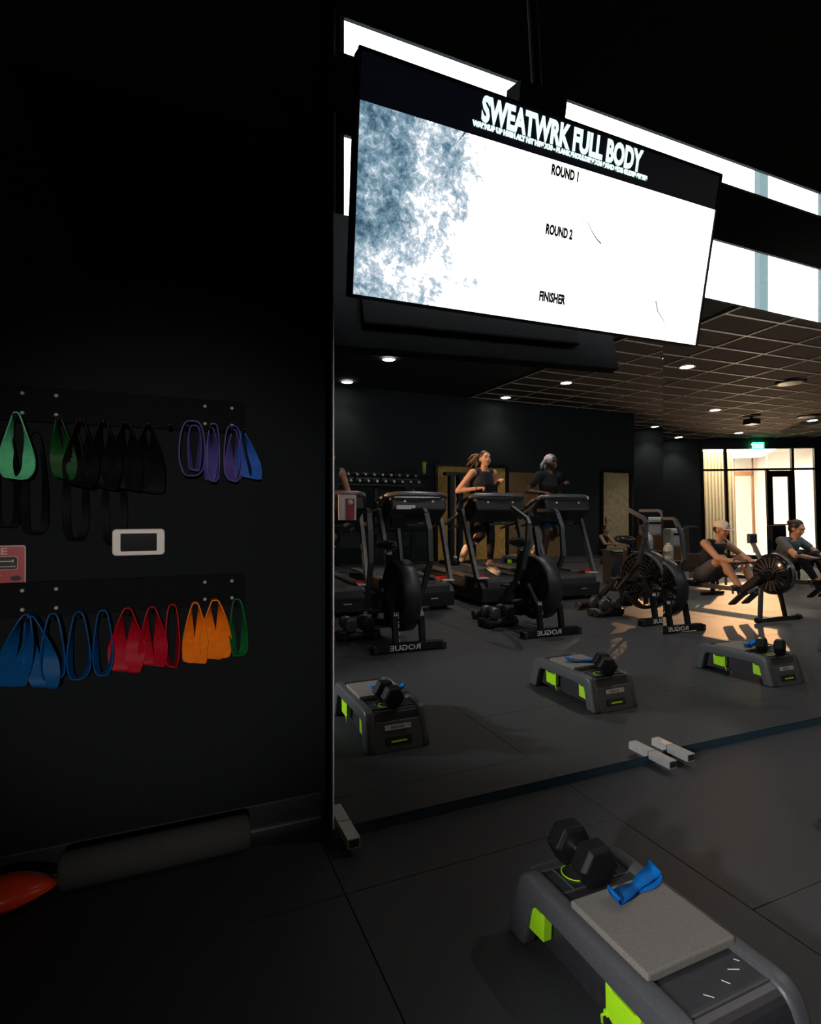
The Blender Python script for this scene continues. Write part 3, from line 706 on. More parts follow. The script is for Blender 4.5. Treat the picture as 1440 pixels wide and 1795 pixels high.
# ------------------------------------------------------------------ air bikes
def make_bike(label):
    t = thing('air_bike', label, 'exercise bike', (0, 0, 0), 0, 'black air bikes in a row')
    # y=0 is the front crossbar, the rider faces +y
    fb = M().box((0, 0, .045), (.64, .07, .07), None, .006).build('front_foot', 'blk', t)
    for s in (-1, 1): M().box((s*.33, 0, .035), (.05, .085, .07), None, .01).build('end_cap', 'rub', fb)
    text('foot_lettering', 'ROGUE', .066, 'wprint', fb, face((.10, .0362, .024), (-1, 0, 0), (0, 0, 1)), 1.35, .001, .0006)
    M().tube([(s*.16, .03, .04) for s in (-1, 1)], .006, 6)
    rf = M().box((0, -1.12, .05), (.50, .07, .07), None, .01).build('rear_foot', 'blk', t)
    for s in (-1, 1): M().tube([(s*.25, -1.12, .05), (s*.29, -1.12, .05)], .045, 14).build('end_cap', 'dgry', rf)
    fr_ = M()
    for s in (-1, 1):
        fr_.bar([(s*.13, 0, .06), (s*.13, -.04, .30), (s*.13, -.22, .50)], .045, .05)
        fr_.bar([(s*.13, -.22, .50), (s*.10, -.62, .42)], .04, .05)
    fr_.bar([(0, -.50, .16), (0, -1.12, .08)], .07, .06).bar([(0, -.62, .42), (0, -.58, .60), (0, -.55, .84)], .07, .05)
    fr_.bar([(0, -.62, .42), (0, -.60, .15)], .08, .06).bar([(0, -.70, .46), (0, -1.10, .09)], .05, .05)
    f_ = fr_.build('frame', 'blk', t)
    text('strut_lettering', 'ROGUE', .062, 'wprint', f_, face((-.115, .004, .085), (0, -.16, 1), (1, 0, 0)) @ Matrix.Translation((0, -.022, .004)), 1.3, .0008, .0006)
    # fan with cage
    C_ = Vector((.02, -.28, .47)); rr = .34
    cg = M()
    rotX = Matrix.Translation(C_) @ Matrix.Rotation(pi/2, 4, 'Y')
    cg.lathe([(rr-.02, -.085), (rr, -.07), (rr, .07), (rr-.02, .085), (rr-.035, .07), (rr-.035, -.07), (rr-.02, -.085)], 40, rotX)
    cg.build('fan_rim', 'fan', t)
    wires = M()
    for s in (-1, 1):
        for k in range(7): wires.ring([C_+Vector((s*(.085-.01*0), (.06+.042*k)*cos(R(a)), (.06+.042*k)*sin(R(a)))) for a in range(0, 360, 18)], 4, .0035, closed=True)
        for k in range(24):
            a = 2*pi*k/24; wires.ring([C_+Vector((s*.085, .05*cos(a), .05*sin(a))), C_+Vector((s*.083, (rr-.01)*cos(a+.25), (rr-.01)*sin(a+.25)))], 4, .003)
    wo = wires.build('fan_cage', 'fan', t)
    bl = M()
    for k in range(10):
        a = 2*pi*k/10; mx = Matrix.Translation(C_) @ Matrix.Rotation(a, 4, 'X')
        bl.box((0, 0, .17), (.11, .012, .24), mx @ Matrix.Rotation(.35, 4, 'Z'))
    bl.build('fan_blade', 'fan', t)
    M().tube([C_+Vector((-.10, 0, 0)), C_+Vector((.10, 0, 0))], .05, 20).build('hub', 'blkp', t)
    # chain guard, crank, pedals
    cgd = M().prism([(-.24, .62), (-.16, .64), (-.50, .52), (-.74, .36), (-.74, .24), (-.60, .18), (-.40, .26)], .115, .135, 'X').build('chain_guard', 'blkp', t, bevel=.01)
    text('guard_mark', 'F', .07, 'wprint', cgd, face((-.117, -.40, .47), (0, -1, 0), (0, 0, 1)), 1, .004, .001)
    for s in (-1, 1):
        cr_ = M().bar([(s*.16, -.60, .34), (s*.17, -.60-s*.10, .34-s*.13)], .025, .02).build('crank', 'gry', t)
        M().box((s*.22, -.60-s*.10, .34-s*.13), (.10, .10, .025), None, .006).build('pedal', 'rub', cr_)
    # levers with bent grips
    for s in (-1, 1):
        ph = .06 if s < 0 else .12
        lv = M().bar([(s*.27, -.42, .36), (s*.29, -.30+ph, .80), (s*.29, -.33+ph, 1.10), (s*.28, -.40+ph, 1.26)], .05, .032, up=(1, 0, 0)).build('lever', 'dgry', t)
        M().bar([(s*.28, -.385+ph, 1.25), (s*.28, -.44+ph, 1.285), (s*.28, -.74+ph, 1.285)], .036, .036).build('grip', 'gry' if s < 0 else 'dgry', lv)
        M().bar([(s*.20, -.60, .34), (s*.27, -.42, .36)], .03, .03).build('link_arm', 'blk', t)
        M().tube([(s*.13, -.28, .33), (s*.31, -.28, .33)], .02, 10).build('foot_peg', 'rub', t)
    # saddle
    st = M().bar([(0, -.55, .80), (0, -.57, .90)], .04, .05).build('seat_post', 'gry', t)
    sd = M(); bm = bmesh.new(); bmesh.ops.create_uvsphere(bm, u_segments=20, v_segments=12, radius=1)
    for v in bm.verts:
        x, y, z = v.co; v.co = Vector((x*(.125 if y < 0 else .125-.075*y), y*.145, z*.05+.02*(y < 0)*y*y))
    sd.bm(bm, Matrix.Translation((0, -.58, .93)), True).build('saddle', 'gloss', t)
    # console
    cn = M().bar([(0, -.22, .80), (0, -.30, 1.10)], .05, .03).build('console_post', 'blk', t)
    M().box((0, -.31, 1.17), (.15, .04, .11), None, .012).build('console', 'rackm', cn)
    return t
bk_l = ['black air bike with large fan, leftmost in the mirror', 'black air bike with large fan, middle one in the mirror, before the two runners',
        'black air bike with large fan, third in the mirror, split by the mirror joint']
b0 = make_bike(bk_l[0])
for i, x in enumerate((2.0, 3.58, 5.14)):
    o = b0 if i == 0 else copy_tree(b0); o.location = (x, -.50, 0); o['label'] = bk_l[i]; o.rotation_euler.z = R((2, 1, 0)[i])
    if i:                                  # left arm swung forward on the second and third bike
        lv = [c for c in o.children if c.name.startswith('lever')][0]
        q = Matrix.Translation((0, -.42, .36)) @ Matrix.Rotation(R(-23), 4, 'X') @ Matrix.Translation((0, .42, -.36))
        lv.matrix_basis = q
# low cradles with round dumbbells beside the bikes
def small_db(label, loc, rz, mt='gry'):
    t = thing('round_dumbbell', label, 'dumbbell', loc, rz, 'round dumbbells beside the bikes')
    for s in (-1, 1): M().tube([(0, s*.05, 0), (0, s*.06, 0), (0, s*.11, 0), (0, s*.12, 0)], [.05, .066, .066, .052], 20).build('head', mt, t)
    M().tube([(0, -.055, 0), (0, .055, 0)], .016, 10).build('handle', 'chrome', t)
    return t
def cradle(label, loc):
    t = thing('dumbbell_cradle', label, 'rack', loc, 0, 'low dumbbell cradles beside the bikes')
    for s in (-1, 1): M().tube([(-.21, s*.05, .05), (.21, s*.05, .05)], .045, 14).build('rail', 'blkp', t)
    for s in (-1, 1): M().box((s*.16, 0, .03), (.03, .20, .06), None, .008).build('cross_foot', 'rub', t)
    return t
for i, x in enumerate((1.72, 3.36, 4.90)):
    nm = ('first', 'second', 'third')[i]
    cradle('low black cradle holding two round dumbbells beside the %s air bike' % nm, (x, -1.16, 0))
    small_db('round dumbbell on the left of the cradle beside the %s air bike' % nm, (x-.10, -1.16, .158), 0, 'gry' if i != 2 else 'dgry')
    small_db('round dumbbell on the right of the cradle beside the %s air bike' % nm, (x+.09, -1.16, .158), 0, 'dgry')

# ------------------------------------------------------------------ treadmills
def make_treadmill(label):
    t = thing('treadmill', label, 'treadmill', (0, 0, 0), 0, 'black treadmills in a row facing the mirrors')
    # y=0 front end, deck to y=-1.95, belt top z=.36
    M().prism([(0, .05), (.02, .24), (-.10, .35), (-1.95, .32), (-1.95, .12), (-.4, .05)], -.42, .42, 'X').build('deck', 'blkp', t, bevel=.015)
    M().box((0, -1.02, .338), (.52, 1.72, .012), Matrix.Rotation(R(-.9), 4, 'X')).build('belt', 'rub', t)
    for s in (-1, 1):
        sr = M().box((s*.35, -1.03, .355), (.13, 1.80, .030), Matrix.Rotation(R(-.9), 4, 'X'), .008).build('side_rail', 'gry', t)
        M().box((s*.36, -.10, .372), (.17, .10, .02), None, .004).build('rail_end_cap', 'stripe', sr)
        M().box((s*.34, -.20, .392), (.13, .10, .03), None, .006).build('red_marker', 'redp', sr)
    M().box((0, -.10, .28), (.70, .26, .16), Matrix.Identity(4), .04).build('motor_hood', 'dgry', t)
    M().box((.12, .022, .16), (.10, .006, .012)).build('front_badge', 'stripe', t)
    for s in (-1, 1):
        for y in (-.12, -1.75): M().tube([(s*.34, y, 0), (s*.34, y, .08)], .03, 12).build('foot', 'rub', t)
        up = M().bar([(s*.42, -.12, .36), (s*.44, -.42, 1.10), (s*.44, -.52, 1.30)], .05, .07, up=(1, 0, 0)).build('upright', 'gry', t)
        hr = M().tube([(s*.44, -.52, 1.28), (s*.45, -.72, 1.20), (s*.45, -1.0, 1.10), (s*.45, -1.18, 1.08)], .028, 12).build('handrail', 'blkp', t)
        M().tube([(s*.44, -.44, 1.12), (s*.45, -.9, 1.02)], .018, 8).build('lower_rail', 'blk', t)
    # curved front bar of the console
    pts = [(-.46, -.62, 1.33), (-.47, -.42, 1.43), (-.42, -.27, 1.485), (-.32, -.21, 1.50), (0, -.18, 1.505), (.32, -.21, 1.50), (.42, -.27, 1.485), (.47, -.42, 1.43), (.46, -.62, 1.33)]
    M().ring(pts, 12, .034, squash=(1.0, .8)).build('front_bar', 'gry', t)
    cs = M().prism([(-.22, 1.46), (-.16, 1.30), (-.40, 1.12), (-.62, 1.18), (-.60, 1.30), (-.34, 1.50)], -.40, .40, 'X').build('console', 'blkp', t, bevel=.03)
    M().box((0, -.44, 1.60), (.20, .03, .13), None, .010).build('display', 'gloss', t)
    M().bar([(0, -.40, 1.45), (0, -.42, 1.56)], .10, .03).build('display_neck', 'blk', t)
    for s in (-1, 1): M().bar([(s*.20, -.205, 1.42), (s*.205, -.20, 1.36)], .014, .03).build('console_light_bar', 'stripe', t)
    M().box((0, -.30, 1.10), (.30, .10, .03)).build('lower_shelf', 'blkp', t)
    return t
tl = ['black treadmill cut off by the left edge of the mirror', 'empty black treadmill, second from the left in the mirror',
      'black treadmill with the ponytailed woman running on it', 'black treadmill with the headscarfed runner on it']
t0 = make_treadmill(tl[0]); TX_ = (1.84, 3.0, 4.25, 5.42)
for i, x in enumerate(TX_):
    o = t0 if i == 0 else copy_tree(t0); o.location = (x, -2.30, 0); o['label'] = tl[i]
tag(M().box((0, 0, 0), (.26, .012, .055), None, .004).build('label_strip', 'wprint', None, (2.78, -2.42, 1.33)), 'white label strip on the front of the empty treadmill', 'label')

# ------------------------------------------------------------------ people
def finish_body(m_, name, mt, parent, vox=.010, smooth=6):
    o = m_.build(name+'_tmp', mt)
    md = o.modifiers.new('r', 'REMESH'); md.mode = 'VOXEL'; md.voxel_size = vox; md.use_smooth_shade = True
    s_ = o.modifiers.new('s', 'SMOOTH'); s_.factor = .5; s_.iterations = smooth
    bpy.context.view_layer.update()
    me = bpy.data.meshes.new_from_object(o.evaluated_get(bpy.context.evaluated_depsgraph_get())); me.name = name
    bpy.data.objects.remove(o)
    me.materials.clear(); me.materials.append(K[mt])
    for p in me.polygons: p.use_smooth = True
    return place(name, me, parent)
def ellchain(m_, a, ra, b_, rb, right, n_=7):
    a = Vector(a); b_ = Vector(b_); rt = Vector(right).normalized(); up = (b_-a).normalized(); fw = up.cross(rt).normalized(); rt = fw.cross(up)
    for i in range(n_):
        t = i/(n_-1); c = a.lerp(b_, t); r_ = [ra[k]+(rb[k]-ra[k])*t for k in range(3)]
        mx = Matrix(((rt.x, fw.x, up.x, c.x), (rt.y, fw.y, up.y, c.y), (rt.z, fw.z, up.z, c.z), (0, 0, 0, 1)))
        m_.ell((0, 0, 0), r_, mx, 14, 8)
def hand(m_, wr, d, curl, thumb):
    d = Vector(d).normalized(); wr = Vector(wr); th_ = Vector(thumb); th_ = (th_-d*th_.dot(d)).normalized(); nrm = d.cross(th_)
    if nrm.dot(Vector(curl)) < 0: nrm = -nrm
    pc = wr+d*.045
    m_.cone(wr, .022, wr+d*.03+th_*.005, .024); m_.cone(pc+th_*.02, .018, pc-th_*.022, .017); m_.cone(wr+d*.02, .022, wr+d*.075, .020)
    for k, (o_, ln) in enumerate(((.026, .070), (.009, .078), (-.009, .072), (-.026, .056))):
        b0_ = wr+d*.080+th_*o_; k1 = b0_+(d*.6+nrm*.8)*ln*.45; k2 = k1+(nrm*.75-d*.5)*ln*.40; k3 = k2+(-d*.8-nrm*.1)*ln*.3
        m_.cone(b0_, .0105, k1, .0098); m_.cone(k1, .0098, k2, .009); m_.cone(k2, .009, k3, .008)
    b0_ = wr+d*.03+th_*.024; k1 = b0_+(th_*.7+d*.8)*.032; k2 = k1+(d*.6+nrm*.7)*.030
    m_.cone(b0_, .013, k1, .0115); m_.cone(k1, .0115, k2, .0095)
def person(label, loc, J, skin, hd, top, bottom, shoe, rz=0, scale=1, sleeves=False, shorts=False, barefoot=False):
    """J: joints in metres, figure faces +y; hd: dict of hair / cap options"""
    t = thing('person', label, 'person', loc, rz); t.scale = (scale,)*3
    V_ = {k: Vector(v) for k, v in J.items()}
    hips = (V_['hipR']-V_['hipL']); sh = (V_['shR']-V_['shL'])
    b_ = M()
    ellchain(b_, V_['pelvis'], (.150, .115, .10), V_['waist'], (.120, .088, .08), hips)
    ellchain(b_, V_['waist'], (.120, .088, .08), V_['chest'], (.145, .108, .09), sh)
    ellchain(b_, V_['chest'], (.145, .105, .09), V_['neck']-Vector((0, 0, .05)), (.12, .065, .045), sh, 5)
    b_.cone(V_['neck']-Vector((0, .0, .07)), .058, V_['neck']+(V_['head']-V_['neck'])*.45, .047)
    for s in 'LR':
        b_.cone(V_['neck']-Vector((0, 0, .05)), .045, V_['sh'+s], .052)
        b_.cone(V_['sh'+s], .054, V_['el'+s], .040); b_.cone(V_['el'+s], .039, V_['wr'+s], .026)
        dd = V_['wr'+s]-V_['el'+s]; inner = (V_['shR']-V_['shL'])*(1 if s == 'L' else -1)
        hand(b_, V_['wr'+s], dd, J.get('curl', (0, 0, -1)), J.get('thumb', (0, 0, 1)) if 'thumb' in J else inner)
        b_.cone(V_['hip'+s], .090, V_['kn'+s], .056); b_.cone(V_['kn'+s], .054, V_['an'+s], .038)
        k_ = V_['kn'+s]; a_ = V_['an'+s]; cl = k_.lerp(a_, .3); back = (V_['hip'+s]-k_).normalized()*.012; b_.ell(cl+back, (.050, .052, .09))
        b_.cone(V_['an'+s], .040, V_['to'+s], .030)
    # head
    h = V_['head']; f = Vector(J['look']).normalized(); upv = (h-V_['neck']).normalized(); rt = f.cross(upv).normalized(); upv = rt.cross(f)
    hm = Matrix(((rt.x, f.x, upv.x, h.x), (rt.y, f.y, upv.y, h.y), (rt.z, f.z, upv.z, h.z), (0, 0, 0, 1)))
    def hp(x, y, z): return hm @ Vector((x, y, z))
    b_.ell((0, -.008, .022), (.074, .092, .090), hm, 20, 14); b_.ell((0, .022, -.040), (.058, .066, .066), hm, 18, 12); b_.ell((0, .055, -.088), (.026, .026, .022), hm)
    b_.cone(hp(0, .080, .012), .008, hp(0, .100, -.024), .0135); b_.ell((0, .082, .028), (.050, .016, .012), hm)
    for s in (-1, 1):
        b_.ell((s*.040, .064, -.030), (.020, .018, .018), hm); b_.ell((s*.076, -.006, -.012), (.012, .020, .032), hm); b_.cone(hp(s*.010, .09, -.030), .008, hp(s*.012, .088, -.030), .008)
    body = finish_body(b_, 'body', skin, t)
    for s in (-1, 1):
        M().ell((s*.030, .0835, .004), (.012, .007, .0065), hm, 12, 8).build('eye', 'eye', body)
        M().tube([hp(s*.014, .094, .023), hp(s*.032, .092, .027), hp(s*.048, .080, .022)], .003, 6).build('eyebrow', 'hair', body)
    M().ell((0, .088, -.060), (.024, .007, .0065), hm, 12, 8).build('mouth', 'lip', body)
    hr = M()
    hr.ell((0, -.020, .034), (.083, .094, .092), hm, 22, 14)
    if hd['kind'] in ('ponytail', 'bun', 'crop'):
        hr.ell((0, -.045, -.010), (.078, .066, .075), hm, 18, 12)
        # keep the face free
        vs = hr.v; inv = hm.inverted()
        for i, v in enumerate(vs):
            q = inv @ v
            lim = .052+.30*max(0, q.z-.060)-.0
            if q.y > lim-.25*max(0, .04-q.z): q.y = lim-.25*max(0, .04-q.z); vs[i] = hm @ q
        if hd['kind'] == 'bun': hr.ell((0, -.118, .050), (.034, .034, .034), hm)
        hair = finish_body(hr, 'hair', hd.get('mat', 'hair'), t, .008, 2)
        if hd['kind'] == 'ponytail':
            pt = M(); q0 = hp(0, -.105, .060)
            d0 = Vector(hd['tail'])
            rnd = random.Random(5)
            for k in range(16):
                o_ = Vector((rnd.uniform(-1, 1), rnd.uniform(-1, 1), rnd.uniform(-1, 1)))*.03
                pt.tube([q0, q0+d0*.35+o_*.8+Vector((0, 0, .02)), q0+d0*.7+o_*1.7, q0+d0*(.85+.3*rnd.random())+o_*2+Vector((0, 0, -.05))], [.010, .017, .015, .004], 8)
            pt.build('ponytail', hd.get('mat2', 'hairl'), hair)
    elif hd['kind'] == 'cap':
        cm = M(); cm.ell((0, -.012, .046), (.086, .100, .078), hm, 24, 14)
        vs = cm.v; inv = hm.inverted()
        for i, v in enumerate(vs):
            q = inv @ v
            if q.z < .030: q.z = .030; vs[i] = hm @ q
        cp = cm.build('cap', 'cap', t)
        br = []
        for a in range(-70, 71, 14): br.append((.080*sin(R(a)), .062+.095*cos(R(a))*1.0))
        br += [(.078, .05), (-.078, .05)]
        M().prism(br, .030, .037, 'Z', hm @ Matrix.Rotation(R(-8), 4, 'X')).build('peak', 'cap', cp, bevel=.002)
        M().ell((0, -.012, .126), (.008, .008, .005), hm).build('button', 'cap', cp)
        text('cap_emblem', 'A', .04, 'hair', cp, hm @ face((.013, .088, .052), (-1, 0, 0), (0, -.3, 1)), 1, .001, .003)
        M().ell((0, -.03, .0), (.080, .078, .060), hm).build('hair', 'hair', t)
    elif hd['kind'] == 'scarf':
        sm_ = M(); sm_.ell((0, -.020, .036), (.088, .100, .095), hm, 24, 16)
        vs = sm_.v; inv = hm.inverted()
        for i, v in enumerate(vs):
            q = inv @ v
            if q.y > .062 and q.z < .1: q.y = .062; vs[i] = hm @ q
            if q.z < -.02: q.z = -.02; vs[i] = hm @ q
        sf = sm_.build('headscarf', 'scarf', t)
        M().ring([hp(-.05, -.085, .03), hp(-.075, -.115, -.03), hp(-.085, -.115, -.10)], 8, [.02, .025, .014], squash=(1, .5)).build('scarf_tail', 'scarf', sf)
        M().ring([hp(.03, -.10, .02), hp(.02, -.135, -.05), hp(.01, -.13, -.12)], 8, [.02, .025, .014], squash=(1, .5)).build('scarf_tail', 'scarf', sf)
    # clothing shells
    c = M(); e_ = .012
    ellchain(c, V_['pelvis'].lerp(V_['waist'], .35), (.140+e_, .105+e_, .08), V_['waist'], (.120+e_, .090+e_, .08), hips, 5)
    ellchain(c, V_['waist'], (.122+e_, .090+e_, .08), V_['chest'], (.147+e_, .110+e_, .085), sh, 6)
    nk = V_['neck']-Vector((0, 0, .070))
    ellchain(c, V_['chest'], (.147+e_, .108+e_, .085), nk, (.125, .078+e_, .05), sh, 6)
    for s in 'LR':
        if sleeves:
            c.cone(nk+Vector((0, 0, .03)), .050, V_['sh'+s], .066); c.cone(V_['sh'+s], .068, V_['sh'+s].lerp(V_['el'+s], .55 if sleeves == 1 else 1.0), .058)
            if sleeves == 2: c.cone(V_['el'+s], .052, V_['el'+s].lerp(V_['wr'+s], .8), .036)
        else:
            c.cone(nk, .058, nk.lerp(V_['sh'+s], .70)+Vector((0, 0, .012)), .054)
    finish_body(c, 'shirt' if sleeves else 'tank_top', top, t, .011, 3)
    c = M()
    ellchain(c, V_['pelvis'], (.155+e_, .118+e_, .10), V_['pelvis'].lerp(V_['waist'], .7), (.128+e_, .096+e_, .06), hips, 5)
    for s in 'LR':
        if shorts:
            c.cone(V_['hip'+s], .108, V_['hip'+s].lerp(V_['kn'+s], .62), .088)
        else:
            c.cone(V_['hip'+s], .097, V_['kn'+s], .062); k_ = V_['kn'+s]; a_ = V_['an'+s]
            c.cone(k_, .060, k_.lerp(a_, .35), .058); c.cone(k_.lerp(a_, .35), .058, k_.lerp(a_, .78), .043)
    finish_body(c, 'shorts' if shorts else 'leggings', bottom, t, .011, 3)
    for s in 'LR':
        a_ = V_['an'+s]; d = (V_['to'+s]-a_); dn = d.normalized(); side = hips.normalized(); upn = side.cross(dn).normalized()
        if upn.dot((V_['kn'+s]-a_)) < 0: upn = -upn
        so = M(); ellv = []
        mx = Matrix(((side.x, dn.x, upn.x, a_.x), (side.y, dn.y, upn.y, a_.y), (side.z, dn.z, upn.z, a_.z), (0, 0, 0, 1)))
        so.ell((0, -.015, -.005), (.043, .055, .050), mx); so.cone(mx @ Vector((0, 0, -.012)), .044, mx @ Vector((0, d.length*.6, -.020)), .042); so.cone(mx @ Vector((0, d.length*.6, -.020)), .042, mx @ Vector((0, d.length+.03, -.026)), .032)
        sh_ = finish_body(so, 'shoe', shoe, t, .008, 2)
        M().prism([(.040*cos(R(a)), .5*d.length+.005+(.5*d.length+.058)*sin(R(a))) for a in range(0, 360, 20)], -.062, -.046, 'Z', mx).build('sole', 'wprint' if shoe != 'shoe' else 'redp' if False else 'wprint', sh_, bevel=.003)
    return t
run = dict(pelvis=(0, 0, .93), waist=(0, .015, 1.08), chest=(.0, .035, 1.24), neck=(0, .055, 1.44), head=(.0, .085, 1.575), look=(-.15, 1, .12),
           shL=(-.175, .03, 1.385), elL=(-.30, -.15, 1.13), wrL=(-.13, .10, 1.16), shR=(.175, .05, 1.385), elR=(.27, -.10, 1.15), wrR=(.20, .15, 1.26),
           hipL=(-.09, 0, .90), knL=(-.09, .12, .52), anL=(-.10, -.22, .30), toL=(-.10, -.30, .15), hipR=(.09, 0, .90), knR=(.09, .10, .50), anR=(.08, .09, .09), toR=(.09, .24, .04), curl=(1, 0, -.3))
run = {k: v for k, v in run.items()}
w1 = person('woman with a ponytail in black tank top and leggings running on a treadmill', (4.27, -3.05, .385), run, 'skin', dict(kind='ponytail', mat='hair', mat2='hairl', tail=(-.12, -.05, -.05)), 'clothb', 'clothb', 'shoe', R(-6), 1.06)
run2 = dict(run); run2.update(elL=(-.30, -.10, 1.15), wrL=(-.20, .15, 1.12), anL=(-.10, .02, .09), knL=(-.09, .08, .50), toL=(-.10, .16, .04), anR=(.09, -.24, .34), knR=(.09, .14, .54), toR=(.09, -.34, .22), look=(.0, 1, .0))
w2 = person('runner in dark shirt, blue shorts and grey white headscarf on a treadmill', (5.42, -3.0, .385), run2, 'skind', dict(kind='scarf'), 'clothb', 'bluesh', 'shoe', R(-8), 1.05, sleeves=1, shorts=True)
run3 = dict(run2); run3.update(wrR=(.30, .24, 1.10), elR=(.30, -.06, 1.12))
w3 = person('person on the treadmill cut off by the left edge of the mirror', (1.90, -3.0, .385), run3, 'skin', dict(kind='crop', mat='hair'), 'clothb', 'clothb', 'clothb', 0, 1.02)
row = dict(pelvis=(0, 0, .42), waist=(0, .05, .56), chest=(0, .13, .72), neck=(0, .22, .90), head=(0, .28, 1.025), look=(.05, 1, -.18),
           shL=(-.18, .17, .85), elL=(-.22, .40, .66), wrL=(-.13, .60, .62), shR=(.18, .17, .85), elR=(.22, .40, .68), wrR=(.13, .60, .62),
           hipL=(-.09, .02, .42), knL=(-.18, .42, .66), anL=(-.10, .62, .27), toL=(-.10, .76, .36), hipR=(.09, .02, .42), knR=(.18, .42, .66), anR=(.10, .62, .27), toR=(.10, .76, .36), curl=(0, 1, -1))
man = person('man in cream cap, black tank top and grey shorts sitting on a rowing machine', (6.92, -1.72, .03), row, 'skin2', dict(kind='cap'), 'clothb', 'clothg2', 'clothb', 0, 1.08, shorts=True)
ww = dict(row); ww.update(look=(.1, 1, -.35))
wom = person('woman in grey T-shirt and black leggings pulling a rowing machine handle', (8.56, -1.80, .03), ww, 'skin', dict(kind='bun', mat='hair'), 'clothg', 'clothb', 'teal', 0, 1.08, sleeves=1)
sit = dict(pelvis=(0, 0, .10), waist=(0, .02, .25), chest=(0, .05, .41), neck=(0, .07, .60), head=(0, .10, .725), look=(-.1, 1, 0),
           shL=(-.17, .05, .55), elL=(-.24, .20, .36), wrL=(-.03, .33, .34), shR=(.17, .05, .55), elR=(.24, .20, .36), wrR=(.06, .36, .36),
           hipL=(-.09, .03, .11), knL=(-.34, .36, .17), anL=(-.02, .46, .07), toL=(.10, .50, .05), hipR=(.09, .03, .11), knR=(.34, .36, .17), anR=(.04, .32, .07), toR=(-.12, .36, .06), curl=(0, 0, -1))
wf = person('woman in dark vest sitting on the floor with folded arms before the oak door', (11.38, -8.3, .02), sit, 'skin', dict(kind='crop', mat='hair'), 'clothb', 'clothb', 'clothb', R(-20), 1.05)
# watch of the rowing man, wristband of the running woman
o = M().tube([(.013*0+.0+.030*cos(R(a)), 0, .030*sin(R(a))) for a in range(0, 360, 24)], .006, 6, closed=True).build('wristwatch', 'rub', man, (-.142, .575, .625)); 
o = M().tube([(0, .030*cos(R(a)), .030*sin(R(a))) for a in range(0, 360, 24)], .009, 6, closed=True).build('wristband', 'rub', w1, (-.155, .065, 1.157))

# ------------------------------------------------------------------ rowing machines
def make_rower(label):
    t = thing('rowing_machine', label, 'rowing machine', (0, 0, 0), 0, 'black rowing machines side by side')
    # y=0 is the front foot, flywheel above it
    ff = M().bar([(-.36, 0, .03), (.36, 0, .03)], .05, .04).build('front_foot', 'blk', t)
    for s in (-1, 1):
        M().tube([(s*.33, 0, .035), (s*.385, 0, .035)], .035, 12).build('foot_cap', 'rub', ff)
    lg = M().bar([(.12, 0, .04), (.10, -.05, .36)], .05, .03, up=(1, 0, 0)).build('front_leg', 'blk', t)
    M().bar([(-.30, -.02, .04), (-.16, -.10, .40)], .05, .03, up=(1, 0, 0)).build('front_leg', 'gry', t)
    C_ = Vector((.05, -.08, .575)); rr = .255; rx = Matrix.Translation(C_) @ Matrix.Rotation(pi/2, 4, 'Y')
    M().lathe([(.06, -.07), (rr-.04, -.07), (rr, -.045), (rr, .045), (rr-.04, .07), (.06, .07)], 40, rx).build('flywheel_housing', 'gloss', t)
    vt = M()
    for k in range(20):
        a = 2*pi*k/20
        for s in (-1, 1): vt.box((s*.072, 0, .145), (.004, .012, .13), Matrix.Translation(C_) @ Matrix.Rotation(a, 4, 'X'))
    vt.build('vent_slat', 'dgry', t)
    M().ring([C_+Vector((.0, (rr+.004)*cos(R(a)), (rr+.004)*sin(R(a)))) for a in range(-30, 100, 10)], 4, 1, squash=(.004, .03), smooth=False).build('grey_band', 'gry', t)
    M().tube([C_+Vector((-.11, 0, 0)), C_+Vector((.11, 0, 0))], .06, 20).build('hub', 'blkp', t)
    M().bar([(-.10, -.14, .56), (-.10, -.40, .36), (-.0, -.62, .36)], .07, .06).build('main_frame', 'blk', t)
    rl = M().bar([(0, -.40, .345), (0, -2.30, .36)], .06, .07).build('monorail', 'gry', t)
    M().bar([(0, -2.25, .34), (0, -2.28, .05)], .05, .05).bar([(-.25, -2.28, .03), (.25, -2.28, .03)], .05, .05).build('rear_leg', 'blk', t)
    M().box((0, -1.22, .405), (.28, .24, .045), None, .02).build('seat', 'rub', t)
    for s in (-1, 1):
        fp = M().box((0, 0, -.02), (.13, .25, .03), Matrix.Translation((s*.12, -.47, .25)) @ Matrix.Rotation(R(42), 4, 'X'), .012).build('footplate', 'blkp', t)
        M().ring([(s*.12-.07, -.47, .30), (s*.12-.04, -.50, .39), (s*.12+.04, -.50, .39), (s*.12+.07, -.47, .30)], 4, 1, squash=(.004, .018), smooth=False).build('strap', 'gry', fp)
    ma = M().bar([(-.02, -.20, .76), (-.03, -.30, .98)], .035, .045).build('monitor_arm', 'gry', t)
    M().box((-.03, -.30, 1.02), (.13, .05, .12), None, .012).build('monitor', 'blkp', ma)
    M().box((-.03, -.328, 1.025), (.09, .006, .07)).build('monitor_screen', 'gloss', ma)
    M().tube([(-.25, -.45, .70), (-.10, -.42, .70), (.14, -.42, .70), (.30, -.45, .70)], .016, 10).build('handle', 'rub', t)
    M().tube([(.02, -.42, .70), (.02, -.2, .66)], .006, 6).build('chain', 'chrome', t)
    return t
rl_ = ['black rowing machine used by the man in the cream cap', 'black rowing machine used by the woman in the grey shirt, at the right edge']
ro = make_rower(rl_[0])
for i, x in enumerate((6.80, 8.42)):
    o = ro if i == 0 else copy_tree(ro); o.location = (x, -.55 if i == 0 else -.62, 0); o['label'] = rl_[i]

